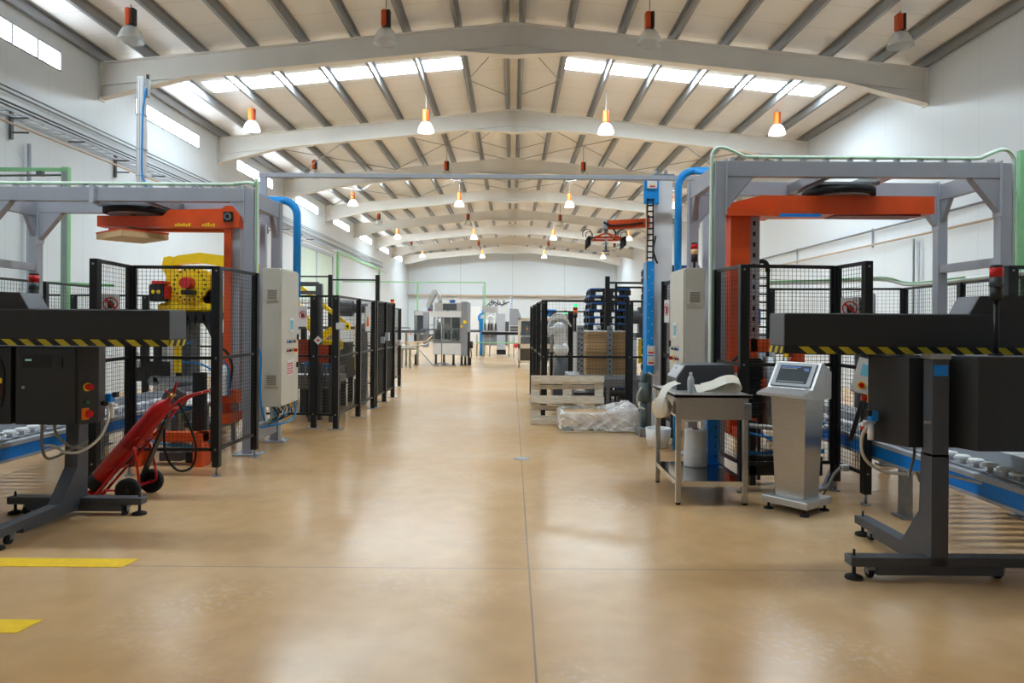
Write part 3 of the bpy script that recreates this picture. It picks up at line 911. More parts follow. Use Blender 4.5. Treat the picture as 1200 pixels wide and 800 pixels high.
def gantry(label, x0, x1, y0, y1, zt, s):
    """four-legged portal of the pallet wrapper; s=+1 when the aisle is on the +x side"""
    t = thing('wrapper_portal', label, 'machine frame', ((x0 + x1) / 2, (y0 + y1) / 2, 0), 'pallet wrapper portals')
    w = .12
    for x in (x0 + w / 2, x1 - w / 2):
        for y in (y0 + w / 2, y1 - w / 2):
            b = MB()
            b.box(x - w / 2, x + w / 2, y - w / 2, y + w / 2, .02, zt - .005, .004)
            b.m(1).box(x - .16, x + .16, y - .12, y + .12, 0, .02, .003)
            for dx, dy in ((-.12, -.09), (.12, -.09), (-.12, .09), (.12, .09)):
                b.cyl((x + dx, y + dy, .02), (x + dx, y + dy, .034), .014, n=6)
            b.build('post', [M['gantry'], M['ltgrey']], t)
    hb = .17
    for y in (y0 + w / 2, y1 - w / 2):
        b = MB()
        b.box(x0 + w, x1 - w, y - .05, y + .05, zt - hb, zt, .003)
        for (xa, sg) in ((x0 + w, 1), (x1 - w, -1)):
            gs = .55 if (s > 0 and sg < 0) else 1.0
            b.prism([(xa, zt - hb), (xa + sg * .30 * gs, zt - hb), (xa, zt - hb - .36 * gs)], 'y', y - .045, y + .045)
            b.beam((xa + sg * .31 * gs, y, zt - hb - .005), (xa, y, zt - hb - .375 * gs), .10, .012, up=(sg, 0, -1))
            b.m(1).box(xa - .006, xa + .010, y - .07, y + .07, zt - hb - .42 * gs, zt + .02); b.m(0)
        if s > 0 and y < (y0 + y1) / 2: b.m(1).box(x0 + 1.44, x0 + 1.49, y - .09, y + .06, zt - hb - .03, zt + .02)
        b.build('cross_beam', [M['gantry'], M['ltgrey']], t)
    for x in (x0 + w / 2, x1 - w / 2):
        b = MB(); b.box(x - .045, x + .045, y0 + w, y1 - w, zt - .22, zt - .02, .003)
        b.prism([(y0 + w, zt - .22), (y0 + w + .16, zt - .22), (y0 + w, zt - .5)], 'x', x - .03, x + .03)
        b.prism([(y1 - w, zt - .22), (y1 - w - .16, zt - .22), (y1 - w, zt - .5)], 'x', x - .03, x + .03)
        b.build('side_beam', M['gantry'], t)
        b = MB(); b.box(x - .04, x + .04, y0 + w, y1 - w, .14, .34, .003); b.build('bottom_rail', M['gantry'], t)
    xo = x0 if s > 0 else x1
    b = MB(); b.box(xo - .04 + s * .06, xo + .04 + s * .06, y0 + w, y1 - w, 2.33, 2.43, .003); b.build('side_rail', M['gantry'], t)
    b = MB()
    xm = (x0 + x1) / 2
    for x in (xm - .35, xm + .35):
        b.box(x - .05, x + .05, y0 + w * .9, y1 - w * .9, zt - .16, zt - .04)
    b.box(xm - .35, xm + .35, (y0 + y1) / 2 - .3, (y0 + y1) / 2 + .3, zt - .19, zt - .16)
    b.build('bearing_bridge', M['galv'], t)
    # cable tray along the top of the front beam and down the aisle post
    b = MB()
    yt = y0 + .04
    xa, xp = (x0, x1) if s > 0 else (x1, x0)
    def wx(a): return xp + s * a          # measured outwards from the aisle post's outer face
    zt2 = zt + .05
    path = [(xa - s * .1, yt, zt2), (xp - s * .5, yt, zt2), (xp - s * .25, yt, zt2 + .01), (xp - s * .06, yt, zt2 + .02), (wx(.005), yt, zt2 - .02), (wx(.03), yt, zt2 - .12), (wx(.03), yt, 1.0)]
    if s < 0:
        path = [(xa - s * .05, yt, 1.2), (xa - s * .05, yt, 2.4), (xa - s * .05, yt, zt2 - .12), (xa - s * .035, yt, zt2 + .02), (xa + s * .02, yt, zt2 + .09), (xa + s * .10, yt, zt2 + .10), (xa + s * .20, yt, zt2 + .065), (xa + s * .30, yt, zt2 + .02), (xa + s * .42, yt, zt2), (xa + s * 1.2, yt, zt2), (xp - s * 1.2, yt, zt2), (xp - s * .42, yt, zt2), (xp - s * .30, yt, zt2 + .02), (xp - s * .20, yt, zt2 + .065), (xp - s * .10, yt, zt2 + .10), (xp - s * .02, yt, zt2 + .09), (wx(.025), yt, zt2 + .02), (wx(.03), yt, zt2 - .12), (wx(.03), yt, 2.4), (wx(.03), yt, 1.0)]
    cp = curve(path, 6)
    b.m(0).tube([Vector(p) for p in cp], .022, 6)
    b.m(1).tube([Vector(p) + Vector((0, -.022, -.008)) for p in cp], .005, 5)
    for k in range(12):
        x = x0 + .2 + (x1 - x0 - .4) * k / 11
        b.m(2).box(x - .02, x + .02, yt - .02, yt + .05, zt, zt2 - .01)
    b.build('cable_tray', [M['palegreen'], M['green'], M['ltgrey']], t)
    return t


def wrapper_arm(label, cx, cy, zt, s, plate):
    """rotating wrapper arm hung from the portal; s=+1: mast on the +x side"""
    t = thing('wrapping_arm', label, 'wrapping arm', (cx, cy, zt - .2), 'orange pallet wrapping arms')
    b = MB(); b.cyl((cx, cy, zt - .26), (cx, cy, zt - .195), .40, n=32); b.m(1).cyl((cx, cy, zt - .28), (cx, cy, zt - .26), .34, n=32)
    b.build('slewing_ring', [M['rubber'], M['galv']], t)
    z1 = zt - .28
    a = MB()
    if plate:
        pro = [(cx - s * .42, z1 - .02), (cx + s * .42, z1 - .02), (cx + s * .50, z1 + .06), (cx + s * 1.17, z1 + .08), (cx + s * 1.24, z1 + .12), (cx + s * 1.36, z1 + .12), (cx + s * 1.42, z1 + .04), (cx + s * 1.40, z1 - .16), (cx - s * .42, z1 - .16)]
    else:
        pro = [(cx - s * 1.03, z1), (cx + s * .98, z1), (cx + s * 1.34, z1 - .09), (cx + s * 1.36, z1 - .16), (cx + s * .82, z1 - .22), (cx - s * 1.03, z1 - .20)]
    a.prism(pro, 'y', cy - .19, cy - .02 if plate else cy + .19)
    if plate:
        a.prism([(px, pz - .02) for px, pz in pro], 'y', cy + .06, cy + .2)
        a.box(cx + s * .5, cx + s * 1.3, cy - .02, cy + .06, z1 - .15, z1 - .12)
    else:
        a.box(cx + s * .80, cx + s * 1.42, cy - .26, cy + .22, z1 - .235, z1 - .205); a.box(cx + s * .80, cx + s * 1.42, cy - .27, cy - .255, z1 - .25, z1 - .16)
        a.m(1).box(cx + s * .3, cx + s * .8, cy - .225, cy - .19, z1 - .25, z1 - .215)
        a.m(2).box(cx - s * .9, cx + s * .1, cy - .14, cy + .14, z1 - .222, z1 - .20)
    a.build('horizontal_arm', [M['orange'], M['blue'], mat('arm_recess', lin(130, 30, 26), .5, 0, .05, 6)], t)
    xm = cx + s * (1.24 if plate else 1.28)
    m = MB()
    if plate:
        m.m(0).box(xm - .04, xm + .05, cy - .16, cy - .02, .35, z1 - .16); m.m(0).box(xm + .16, xm + .21, cy + .02, cy + .16, .9, z1 - .05)
        m.m(1).box(xm + .05, xm + .15, cy - .12, cy, .5, z1 - .14)
    else:
        m.m(0).box(xm - .05, xm + .18, cy - .17, cy + .14, .4, z1 - .23)
        m.m(1).box(xm + .19, xm + .32, cy - .08, cy + .06, .5, z1 - .20)
        m.m(2)
        for k in range(18):
            z = .7 + k * .125
            m.box(xm + .24, xm + .27, cy - .082, cy - .08, z, z + .05)
    m.build('mast', [M['orange'], M['ltgrey'], M['black']], t)
    c = MB()
    c.m(0).box(xm - .1, xm + .2, cy - .34, cy - .17, .62, .78); c.m(0).box(xm - .02, xm + .12, cy - .36, cy + .10, .36, .48)
    c.m(1).box(xm + .0, xm + .10, cy - .40, cy - .34, .72, .98); c.m(1).cyl((xm + .02, cy - .28, .78), (xm + .02, cy - .28, 1.1), .05, n=14)
    c.m(2).tube(curve([(xm - .05, cy - .2, .9), (xm - .08, cy - .32, 1.2), (xm + .05, cy - .36, 1.3), (xm + .13, cy - .3, 1.1), (xm + .1, cy - .3, .8)]), .018, 7)
    c.m(3).tube(curve([(xm + .02, cy - .36, .98), (xm + .05, cy - .4, 1.15), (xm + .12, cy - .38, 1.05), (xm + .12, cy - .36, .7)]), .012, 6)
    c.build('film_carriage', [M['orange'], M['plastic'], M['black'], M['bluehose']], t)
    if plate:
        h = MB(); xh = cx + s * 1.27
        h.m(0).box(xh - .06, xh + .06, cy - .215, cy - .19, z1 - .09, z1 + .04, .004); h.m(1).cyl((xh, cy - .23, z1 - .025), (xh, cy - .215, z1 - .025), .045, n=18); h.m(0).cyl((xh, cy - .236, z1 - .025), (xh, cy - .23, z1 - .025), .028, n=14)
        h.build('pulley_cover', [M['black'], M['galv']], t)
        h = MB()
        for k in range(6):
            h.box(cx + s * (.58 + .035 * k), cx + s * (.58 + .035 * k + .025), cy - .1915, cy - .19, z1 - .15, z1 - .12 + .01 * (k % 2))
        for k in range(5):
            h.box(cx + s * (.93 + .035 * k), cx + s * (.93 + .035 * k + .025), cy - .1915, cy - .19, z1 - .15, z1 - .12 + .01 * (k % 3))
        h.build('yellow_lettering', M['yellow'], t)
    return t


def conveyor(label, xa, xb, y0, y1, side, ztop=.60):
    """roller conveyor between xa and xb along y; side = x of the aisle-side rail"""
    t = thing('roller_conveyor', label, 'conveyor', ((xa + xb) / 2, y0, 0), 'blue-railed roller conveyors')
    for x in (xa, xb):
        b = MB()
        b.m(0).box(x - .025, x + .025, y0, y1, ztop - .16, ztop - .05, .003)
        b.m(1).box(x - .035, x + .045, y0, y1, ztop - .05, ztop - .015)
        b.m(1).box(x - .03, x + .03, y0, y1, ztop - .185, ztop - .16)
        b.build('side_rail', [M['blue'], M['ltgrey']], t)
    n = int((y1 - y0 - .1) / .145)
    for i in range(n):
        y = y0 + .12 + .145 * i
        b = MB()
        b.cyl((xa + .025, y, ztop - .06), (xb - .025, y, ztop - .045), .036, n=12)
        b.build('roller', [M['white']], t)
    i = 0
    xs = xa + .085 if abs(side - xa) < .2 else xb - .085
    while y0 + .1 + .15 * i < y1 - .1 and i < 60:
        y = y0 + .1 + .15 * i; i += 1
        b = MB(); b.lathe([(0, 0), (.02, 0), (.02, .03), (.052, .034), (.056, .05), (.045, .062), (0, .066)], (xs, y, ztop + .004), n=16)
        b.build('guide_wheel', M['plastic'], t)
    b = MB(); b.box(xs - .05, xs + .05, y0, y1, ztop - .003, ztop + .004); b.build('wheel_rail', M['ltgrey'], t)
    k = y0 + .5
    while k < y1:
        for x in (xa + .02, xb - .02):
            b = MB(); b.box(x - .035, x + .035, k - .05, k + .05, .02, ztop - .185); b.m(1).box(x - .07, x + .07, k - .09, k + .09, 0, .02)
            b.box(x - .03, x + .03, k - .053, k - .05, .05, .16)
            b.build('leg', [M['galv'], M['galv']], t)
        k += 2.2
    s = 1 if side > (xa + xb) / 2 else -1
    b = MB(); g = side - s * .26
    b.box(g - .012, g + .012, y0, y1, ztop - .0, ztop + .12)
    kk = y0 + .4
    while kk < y1:
        b.box(g, g + s * .05, kk - .03, kk + .03, ztop - .05, ztop + .09); kk += 1.1
    b.build('guide_plate', M['ltgrey'], t)
    return t
# ------------------------------------------------------------------ the wrapping cell beside the windowed wall
labL = place(labeller('dark grey labelling machine with its display panel facing the camera, beside the red trolley', .41, 1.05, -.05, .57), (-3.70, 5.83, 0))
stack_light('red-topped signal tower behind the labelling machine that shows its display', (-4.12, 5.88, 1.463), .42, .04, ('lampred', 'lampsm'), .36)
fence('black mesh guard fence in front of the yellow robot, behind the red extinguisher trolley',
      [(-3.97, 6.5), (-4.07, 7.28), (-3.14, 7.28), (-3.12, 8.3)], 2.24, .27, 1.26, .075, .042)
sign_no_entry('warning_sign', 'white no-hands prohibition sign on the fence by the extinguisher trolley', (-4.06, 6.90, 1.80), (.35, -.94), .155, .24)
gantry('light grey four-legged wrapper portal over the tan press plate', -6.65, -3.20, 8.42, 9.5, 3.3, 1)
wl = wrapper_arm('orange wrapping arm with square pulley cover, over the tan press plate', -4.92, 8.96, 3.3, 1, True)
p = MB()
c0 = Vector((-4.90, 8.80, 0)); an = math.radians(-38)
ux, uy = Vector((math.cos(an), math.sin(an), 0)), Vector((-math.sin(an), math.cos(an), 0))
def pl(a, b_, z): return c0 + ux * a + uy * b_ + Vector((0, 0, z))
for i, (z0, z1, e_) in enumerate(((2.695, 2.765, .0), (2.765, 2.785, .004))):
    p.m(i).rings([[pl(-.36 - e_, -.29 - e_, z), pl(.36 + e_, -.29 - e_, z), pl(.36 + e_, .29 + e_, z), pl(-.36 - e_, .29 + e_, z)] for z in (z0, z1)])
p.m(2).cyl((-4.9, 8.8, 2.785), (-4.9, 8.8, 3.02), .03, n=12); p.box(-4.97, -4.83, 8.78, 8.82, 2.86, 2.90)
p.build('press_plate', [M['tan'], M['orange'], M['galv']], wl)
cabL = control_cabinet('beige control cabinet on the portal beside the yellow robot, its door facing the aisle', -3.20, -2.97, 8.74, 9.44, .56, 2.34, 1)

t = cabL
mats = ['black', 'bluehose', 'green', 'hosew', 'black', 'black', 'bluehose', 'hoseg']
for k in range(14):
    y = 8.8 + .045 * k
    q = MB()
    q.tube(curve([(-3.08 + .03 * math.sin(k), y, .56), (-3.05 + .05 * math.cos(k * 2.1), y + .05 * math.sin(k * 3), .46), (-3.10 + .06 * math.sin(k * 1.7), y + .08 * math.cos(k), .38), (-3.2, 9.0 + .02 * k, .30)]), .010, 6)
    q.build('cable', M[mats[k % 8]], t)
q = MB(); q.tube(curve([(-2.99, 9.38, .56), (-2.97, 9.40, .42), (-3.0, 9.3, .32), (-3.08, 9.0, .30), (-3.22, 8.75, .30)]), .014, 7); q.build('cable', M['bluehose'], t)
q = MB(); q.tube(curve([(-3.24, 8.70, 1.35), (-3.19, 8.68, 1.2), (-3.20, 8.69, .9), (-3.19, 8.7, .6), (-3.16, 8.75, .38)]), .014, 7); q.build('cable', M['bluehose'], t)

def duct(name, label, path, r, m, cat='cable duct', group=None, n=8):
    b = MB(); b.tube(path, r, n)
    return tag(b.build(name, m), label, cat, group)

duct('cable_duct', 'blue cable duct bending down behind the cabinet by the yellow robot', [(-4.2, 9.60, 3.36), (-3.25, 9.60, 3.36)] + arc((-3.25, 9.60, 3.14), .22, PI / 2, 0, 'xz', 8) + [(-3.03, 9.60, 3.0), (-3.03, 9.60, 2.0)], .055, M['blue2'], group='blue cable ducts')
b = MB()
b.m(0).box(-3.6, 2.85, 9.66, 9.74, 3.70, 3.76, .004)
b.m(1).box(-3.58, -3.50, 9.66, 9.74, 0, 3.70); b.box(2.70, 2.78, 9.66, 9.74, 0, 3.70)
tag(b.build('cable_bridge', [M['ltgrey'], M['ltgrey']]), 'thin light grey cable bridge crossing high over the aisle', 'cable bridge')

# aluminium mast standing on the portal
t = thing('pallet_mast', 'tall aluminium mast with a blue hose standing on the portal over the press plate', 'mast', (-4.86, 9.0, 3.27))
b = MB()
b.box(-4.945, -4.855, 8.95, 9.05, 3.27, 4.86, .004)
for x in (-4.93, -4.90, -4.87): b.m(1).box(x - .005, x + .005, 8.948, 8.952, 3.3, 4.84)
for z in (3.55, 3.9, 4.35): b.m(1).box(-4.95, -4.84, 8.945, 9.05, z, z + .012)
b.m(0).box(-5.0, -4.8, 8.9, 9.1, 3.262, 3.275)
b.build('profile', [M['white'], M['ltgrey']], t)
b = MB(); b.box(-4.855, -4.80, 8.96, 9.03, 4.60, 4.83); b.m(1).cyl((-4.82, 8.99, 4.83), (-4.82, 8.99, 4.89), .02, n=10); b.box(-4.84, -4.78, 8.95, 9.0, 3.33, 3.40)
b.build('valve', [M['galv'], M['black']], t)
b = MB(); b.tube(curve([(-4.82, 8.95, 4.7), (-4.85, 8.94, 4.4), (-4.86, 8.94, 4.0), (-4.86, 8.94, 3.6), (-4.82, 8.94, 3.45), (-4.78, 8.95, 3.36)]), .012, 7); b.build('hose', M['bluehose'], t)

conveyor('blue-railed roller conveyor running under the tan press plate', -5.45, -4.40, 4.2, 10.4, -4.4)
t = thing('side_table', 'white side table beside the conveyor under the tan press plate', 'table', (-4.05, 9.0, 0))
b = MB(); b.box(-4.34, -3.82, 8.45, 9.6, .60, .63, .004); b.build('tabletop', M['plastic'], t)
for x in (-4.28, -3.9):
    for y in (8.5, 9.5):
        b = MB(); b.box(x, x + .05, y, y + .05, 0, .60); b.build('leg', M['galv'], t)

# fire extinguisher on its two-wheeled trolley (tilted back)
t = thing('fire_extinguisher_trolley', 'red fire extinguisher leaning on a two-wheeled red trolley', 'fire extinguisher', (-3.5, 6.35, 0))
A, B = Vector((-3.90, 6.36, .10)), Vector((-3.20, 6.40, .93))
d = (B - A).normalized(); L = (B - A).length
b = MB()
b.m(0).lathe([(.0, .10), (.082, .10), (.082, L - .18), (.076, L - .12), (.052, L - .06), (.026, L - .04), (.026, L)], A, d, 22)
b.m(1).lathe([(.0, -.0), (.06, .0), (.086, .03), (.086, .115), (.082, .12)], A, d, 22)
b.m(2).lathe([(.0832, L * .46), (.0832, L * .54)], A, d, 22, caps=False)
b.build('cylinder', [M['red'], M['rubber'], mat('dark_red_label', lin(150, 16, 20), .4, 0, .1, 20)], t)
b = MB()
v = B
b.m(0).cyl(v, v + d * .05, .02, n=12); b.cyl(v + d * .03 + Vector((0, -.05, 0)), v + d * .03 + Vector((0, .05, 0)), .014, n=10)
b.m(1).beam(v + d * .05, v + Vector((.06, 0, .15)), .012, .02); b.cyl(v + d * .03, v + d * .03 + Vector((-.06, -.02, .05)), .008, n=8)
b.build('valve', [M['brass'], M['red']], t)
off = Vector((.075, 0, -.055))           # the trolley frame lies under the cylinder
b = MB()
for sy in (-.085, .085):
    o = Vector((0, sy, 0))
    b.tube(curve([A + off + o - d * .06, A + off + o + d * .3, A + off + o + d * .8, B + off + o - d * .02, B + off + o * .9 + Vector((.10, 0, .07)), B + o * .9 + off + Vector((.26, 0, .12))]), .013, 8)
for k in (.02, .30, .62, .95):
    p0 = A + off + d * (L * k)
    b.tube([p0 + Vector((0, -.085, 0)), p0 + Vector((0, .085, 0))], .011, 7)
b.beam(A + off * .7 - d * .02 + Vector((0, -.09, 0)), A + off * .7 - d * .02 + Vector((0, .09, 0)), .1, .012, up=d)
for k in (.24, .58):
    b.tube([A + d * (L * k) + Vector((.045 * math.cos(q) * 1.3 + .02, .09 * math.sin(q), -.03 + .04 * math.cos(q))) for q in [PI * i / 8 - PI / 2 for i in range(9)]], .008, 6)
# stand legs to the axle
ax = Vector((-3.46, 6.37, .115))
for sy in (-.15, .15):
    o = Vector((0, sy, 0))
    b.tube(curve([A + off + o * .6 + d * (L * .52), ax + o * .9 + Vector((.02, 0, .35)), ax + o + Vector((.07, 0, .08)), ax + o + Vector((.02, 0, .0)), A + off + o * .6 + d * .06 + Vector((.05, 0, .0))]), .011, 8)
b.cyl(ax + Vector((0, -.2, 0)), ax + Vector((0, .2, 0)), .012, n=10)
b.build('trolley_frame', M['red'], t)
for sy in (-.2, .2):
    w = MB(); c = ax + Vector((0, sy, 0))
    w.lathe([(.0, -.02), (.06, -.02), (.075, -.027), (.108, -.025), (.115, -.012), (.115, .012), (.108, .025), (.075, .027), (.06, .02), (0, .02)], c, (0, 1, 0), 26)
    w.m(1).cyl(c + Vector((0, -.035, 0)), c + Vector((0, .035, 0)), .022, n=12)
    w.build('wheel', [M['rubber'], M['black']], t)
b = MB(); b.beam(B + off * 1.2 - d * .18, Vector((-3.58, 6.52, .02)), .02, .075, up=(0, 1, 0)); b.m(0)
b.build('discharge_horn', M['black'], t)
b = MB(); b.tube(curve([v + d * .03 + Vector((.03, 0, -.02)), (-3.05, 6.38, .78), (-2.94, 6.36, .50), (-2.97, 6.36, .30), (-3.12, 6.38, .26), (-3.24, 6.4, .42), (-3.26, 6.42, .66), (-3.24, 6.44, .80)]), .011, 8)
b.build('hose', M['rubber'], t)

# yellow palletising robot on its dark pedestal
t = thing('palletising_robot', 'yellow palletising robot with red motor cap on a dark grey pedestal', 'robot', (-5.0, 10.9, 0))
b = MB()
b.m(0).box(-5.28, -5.06, 10.75, 11.1, 0, 1.72, .01); b.box(-5.5, -4.5, 10.6, 11.3, 0, .08)
b.m(0).tube(curve([(-4.62, 10.9, .08), (-4.63, 10.9, .9), (-4.68, 10.9, 1.35), (-4.85, 10.9, 1.68), (-5.05, 10.9, 1.74)]), .10, 10)
b.m(1).box(-5.42, -4.66, 10.66, 11.14, 1.68, 1.80, .02)
for k in range(6): b.m(1).box(-5.4 + .13 * k, -5.33 + .13 * k, 10.6, 10.66, 1.62, 1.76)
b.build('pedestal', [M['mach'], M['black']], t)
b = MB()
b.box(-5.55, -4.62, 10.66, 11.14, 1.80, 1.93, .03)
b.prism([(-5.44, 1.93), (-4.66, 1.93), (-4.60, 2.06), (-4.72, 2.16), (-5.30, 2.12), (-5.42, 2.04)], 'y', 10.70, 11.10)
b.prism([(-5.36, 2.06), (-4.72, 2.06), (-4.70, 2.28), (-4.82, 2.44), (-5.02, 2.50), (-5.22, 2.42)], 'y', 10.80, 11.06)
b.prism([(-5.46, 2.02), (-5.28, 2.02), (-5.30, 2.40), (-5.38, 2.66), (-5.50, 2.66), (-5.53, 2.50), (-5.46, 2.36)], 'y', 10.76, 10.90)
b.cyl((-4.72, 10.70, 2.02), (-4.72, 10.78, 2.02), .13, n=22)
for k in range(4): b.cyl((-5.4 + .2 * k, 10.64, 1.865), (-5.4 + .2 * k, 10.66, 1.865), .022, n=8)
b.build('turret', M['yellow'], t)
b = MB()
b.cyl((-5.02, 10.62, 2.22), (-5.02, 10.72, 2.22), .27, n=32)
for k in range(20):
    q = 2 * PI * k / 20
    b.m(1).cyl((-5.02 + .24 * math.cos(q), 10.612, 2.22 + .24 * math.sin(q)), (-5.02 + .24 * math.cos(q), 10.62, 2.22 + .24 * math.sin(q)), .016, n=6)
b.build('shoulder_disc', [M['yellow'], M['black']], t)
b = MB(); b.m(0).cyl((-5.02, 10.45, 2.24), (-5.02, 10.62, 2.24), .085, .095, n=16); b.m(1).box(-5.08, -4.9, 10.46, 10.6, 2.06, 2.13)
b.build('motor', [M['redsig'], M['black']], t)
b = MB(); b.m(0).box(-5.60, -5.38, 10.5, 10.75, 1.95, 2.22, .02); b.m(1).box(-5.55, -5.36, 10.5, 10.7, 2.22, 2.27); b.box(-5.38, -5.34, 10.55, 10.7, 2.0, 2.2); b.m(2).cyl((-5.52, 10.495, 2.1), (-5.52, 10.5, 2.1), .03, n=10); b.cyl((-5.44, 10.495, 2.1), (-5.44, 10.5, 2.1), .03, n=10)
b.build('motor', [M['black'], M['redsig'], M['yellow']], t)
b = MB()
ptsT = [(-5.50, 2.60), (-5.30, 2.69), (-4.95, 2.74), (-4.55, 2.69), (-4.0, 2.56), (-3.95, 2.38), (-4.5, 2.5), (-4.95, 2.58), (-5.28, 2.56), (-5.42, 2.52)]
b.prism(ptsT, 'y', 10.80, 11.0)
b.m(1).cyl((-5.42, 10.78, 2.61), (-5.42, 11.02, 2.61), .07, n=16)
b.build('boom', [M['yellow'], M['yellow']], t)
b = MB()
b.m(0).prism([(-4.36, 2.52), (-4.08, 2.50), (-4.02, 1.85), (-4.12, 1.68), (-4.38, 1.72)], 'y', 10.85, 11.05)
b.m(1).box(-4.3, -4.1, 10.83, 10.85, 2.08, 2.16); b.m(2).cyl((-4.22, 10.95, 1.5), (-4.22, 10.95, 1.72), .08, n=14)
b.build('forearm', [M['yellow'], M['blue'], M['mach']], t)
b = MB(); b.tube(curve([(-4.95, 10.6, 1.35), (-5.2, 10.5, 1.2), (-5.1, 10.4, 1.05), (-4.8, 10.5, 1.0), (-4.6, 10.5, .9)]), .014, 6); b.build('hose', M['bluehose'], t)

# dark pallet magazine behind the fence
t = thing('pallet_magazine', 'black pallet magazine with a yellow upright, behind the fence near the extinguisher', 'machine', (-5.4, 10.0, 0))
b = MB()
b.box(-5.52, -4.98, 9.9, 10.3, .78, 1.06); b.box(-5.62, -5.54, 9.9, 10.0, 0, 1.6); b.box(-5.2, -5.12, 9.9, 10.0, 1.06, 1.6); b.box(-5.62, -4.8, 9.92, 9.98, 1.3, 1.36); b.box(-5.40, -5.3, 9.92, 9.98, 1.06, 1.3)
b.build('housing', M['black'], t)
b = MB(); b.box(-4.92, -4.84, 9.95, 10.02, .9, 1.6); b.build('upright', M['yellow'], t)
for q in ((-5.02, -4.93, 9.95, 10.02, .62, 1.6), (-5.50, -5.40, 9.88, 9.9, 1.08, 1.2), (-5.45, -5.38, 9.85, 9.9, .98, 1.07)):
    b = MB(); b.box(*q); b.build('bracket', M['white'], t)
b = MB(); b.box(-5.1, -4.5, 9.7, 9.8, .78, .86); b.cyl((-5.1, 9.7, .80), (-5.1, 9.8, .80), .07, n=14); b.build('linkage', M['galv'], t)
# column with yellow safety post near the first post
t = thing('safety_post', 'grey profile post with a yellow strip behind the air regulator', 'post', (-4.42, 7.05, 0))
b = MB(); b.m(0).box(-4.27, -4.21, 7.0, 7.06, 0, 1.5); b.m(1).box(-4.34, -4.28, 7.0, 7.05, .75, 1.45); b.m(0).box(-4.33, -4.15, 6.95, 7.12, 0, .012); b.box(-4.34, -4.21, 7.05, 7.06, .75, 1.45)
b.build('profile', [M['galv'], M['yellow']], t)
# low orange frame with black disc, under the wrapper
t = thing('film_cutter', 'low orange film cutter with a dark disc beside the conveyor', 'machine', (-3.9, 8.0, 0))
b = MB(); b.m(0).box(-4.3, -3.5, 7.75, 7.9, .28, .38); b.box(-4.3, -4.2, 7.72, 7.95, 0, .38); b.box(-3.6, -3.5, 7.72, 7.95, 0, .38); b.build('frame', M['orange'], t)
b = MB(); b.cyl((-4.02, 8.1, .72), (-4.02, 8.2, .72), .13, .13, n=24); b.box(-4.05, -3.99, 8.12, 8.18, .1, .72); b.box(-4.15, -3.9, 8.05, 8.25, 0, .1); b.build('disc', mat('disc_grey', lin(80, 76, 74), .6, 0, .1, 8), t)
b = MB(); b.box(-3.74, -3.60, 8.0, 8.08, .12, 1.05); b.box(-3.8, -3.55, 7.97, 8.15, 0, .12); b.build('guard_plate', M['black'], t)
b = MB(); b.tube(curve([(-3.9, 7.9, .55), (-4.2, 7.8, .45), (-4.1, 7.75, .30), (-3.7, 7.8, .22), (-3.45, 7.9, .28)]), .013, 7); b.build('hose', M['bluehose'], t)

# further fences of the cell
fence('black mesh fence run close to the windowed wall, beyond the portal', [(-7.2, 9.3), (-7.25, 10.6), (-7.3, 12.0)], 2.25, .2, 1.2, .07, .06)
fence('low black mesh fence across the cell between the robot and the windowed wall', [(-8.7, 12.3), (-7.9, 12.3), (-6.6, 12.3), (-5.3, 12.3)], 2.12, .2, 1.2, .07, .06)
stack_light('slim signal tower far behind the robot fence, by the windowed wall', (-6.9, 13.6, 1.5), .34, .05, ('lampred', 'lensor'), .05, 'green')
b = MB(); b.box(-7.05, -6.75, 13.45, 13.8, 0, 1.5, .01); tag(b.build('switch_cabinet', M['ltgrey']), 'grey switch cabinet under the slim signal tower by the windowed wall', 'cabinet')

# pipework along the windowed wall
def pipe(label, path, r, m, name='wall_pipe', cat='pipe', group='pipes along the walls'):
    b = MB(); b.tube(path, r, 8)
    return tag(b.build(name, m), label, cat, group)
for z, r, m, l, zo in ((5.76, .016, 'greypipe', 'topmost dark pipe along the windowed wall', 0), (5.68, .016, 'greypipe', 'second dark pipe from the top along the windowed wall', 0), (5.50, .018, 'darkpipe', 'third dark pipe from the top along the windowed wall', 0), (5.44, .016, 'darkpipe', 'fourth pipe from the top along the windowed wall', 0), (5.04, .022, 'brownpipe', 'tan pipe, lowest along the windowed wall', .28)):
    pipe(l, [(-8.93 + zo, -8, z), (-8.93 + zo, 47, z)], r, M[m])
t = thing('cable_tray', 'grey cable tray on brackets along the windowed wall below the pipes', 'cable tray', (-8.9, 10, 5.2))
b = MB(); b.box(-8.72, -8.70, -8, 34, 5.27, 5.31); b.box(-8.96, -8.94, -8, 34, 5.27, 5.31)
for k in range(140): b.box(-8.96, -8.70, -8 + .3 * k, -7.99 + .3 * k, 5.27, 5.28)
b.build('tray', M['ltgrey'], t)
for k in range(14):
    y = 9.0 + k * 1.6
    b = MB()
    b.box(-8.99, -8.66, y - .02, y + .02, 5.245, 5.268)
    if k % 2 == 0:
        b.box(-8.99, -8.95, y - .03, y + .03, 4.88, 5.40); b.box(-8.96, -8.66, y - .015, y + .015, 4.985, 5.012)
    b.build('bracket', M['darkpipe'], t)
t = thing('cable_trunking', 'green cable trunking frame dropping behind the wrapper portal', 'cable trunking', (-7.65, 11.7, 0))
b = MB(); b.m(0).box(-8.99, -7.66, 11.68, 11.72, 4.20, 4.26); b.box(-7.72, -7.60, 11.66, 11.74, 0, 4.27); b.m(1).box(-7.70, -7.62, 11.655, 11.66, .1, 4.2)
b.m(2).tube([(-8.99, 11.7, 4.12), (-7.72, 11.7, 4.14)], .018, 6); b.box(-8.15, -8.05, 11.66, 11.74, 4.12, 4.2)
b.build('duct', [M['green'], M['grey'], M['darkpipe']], t)
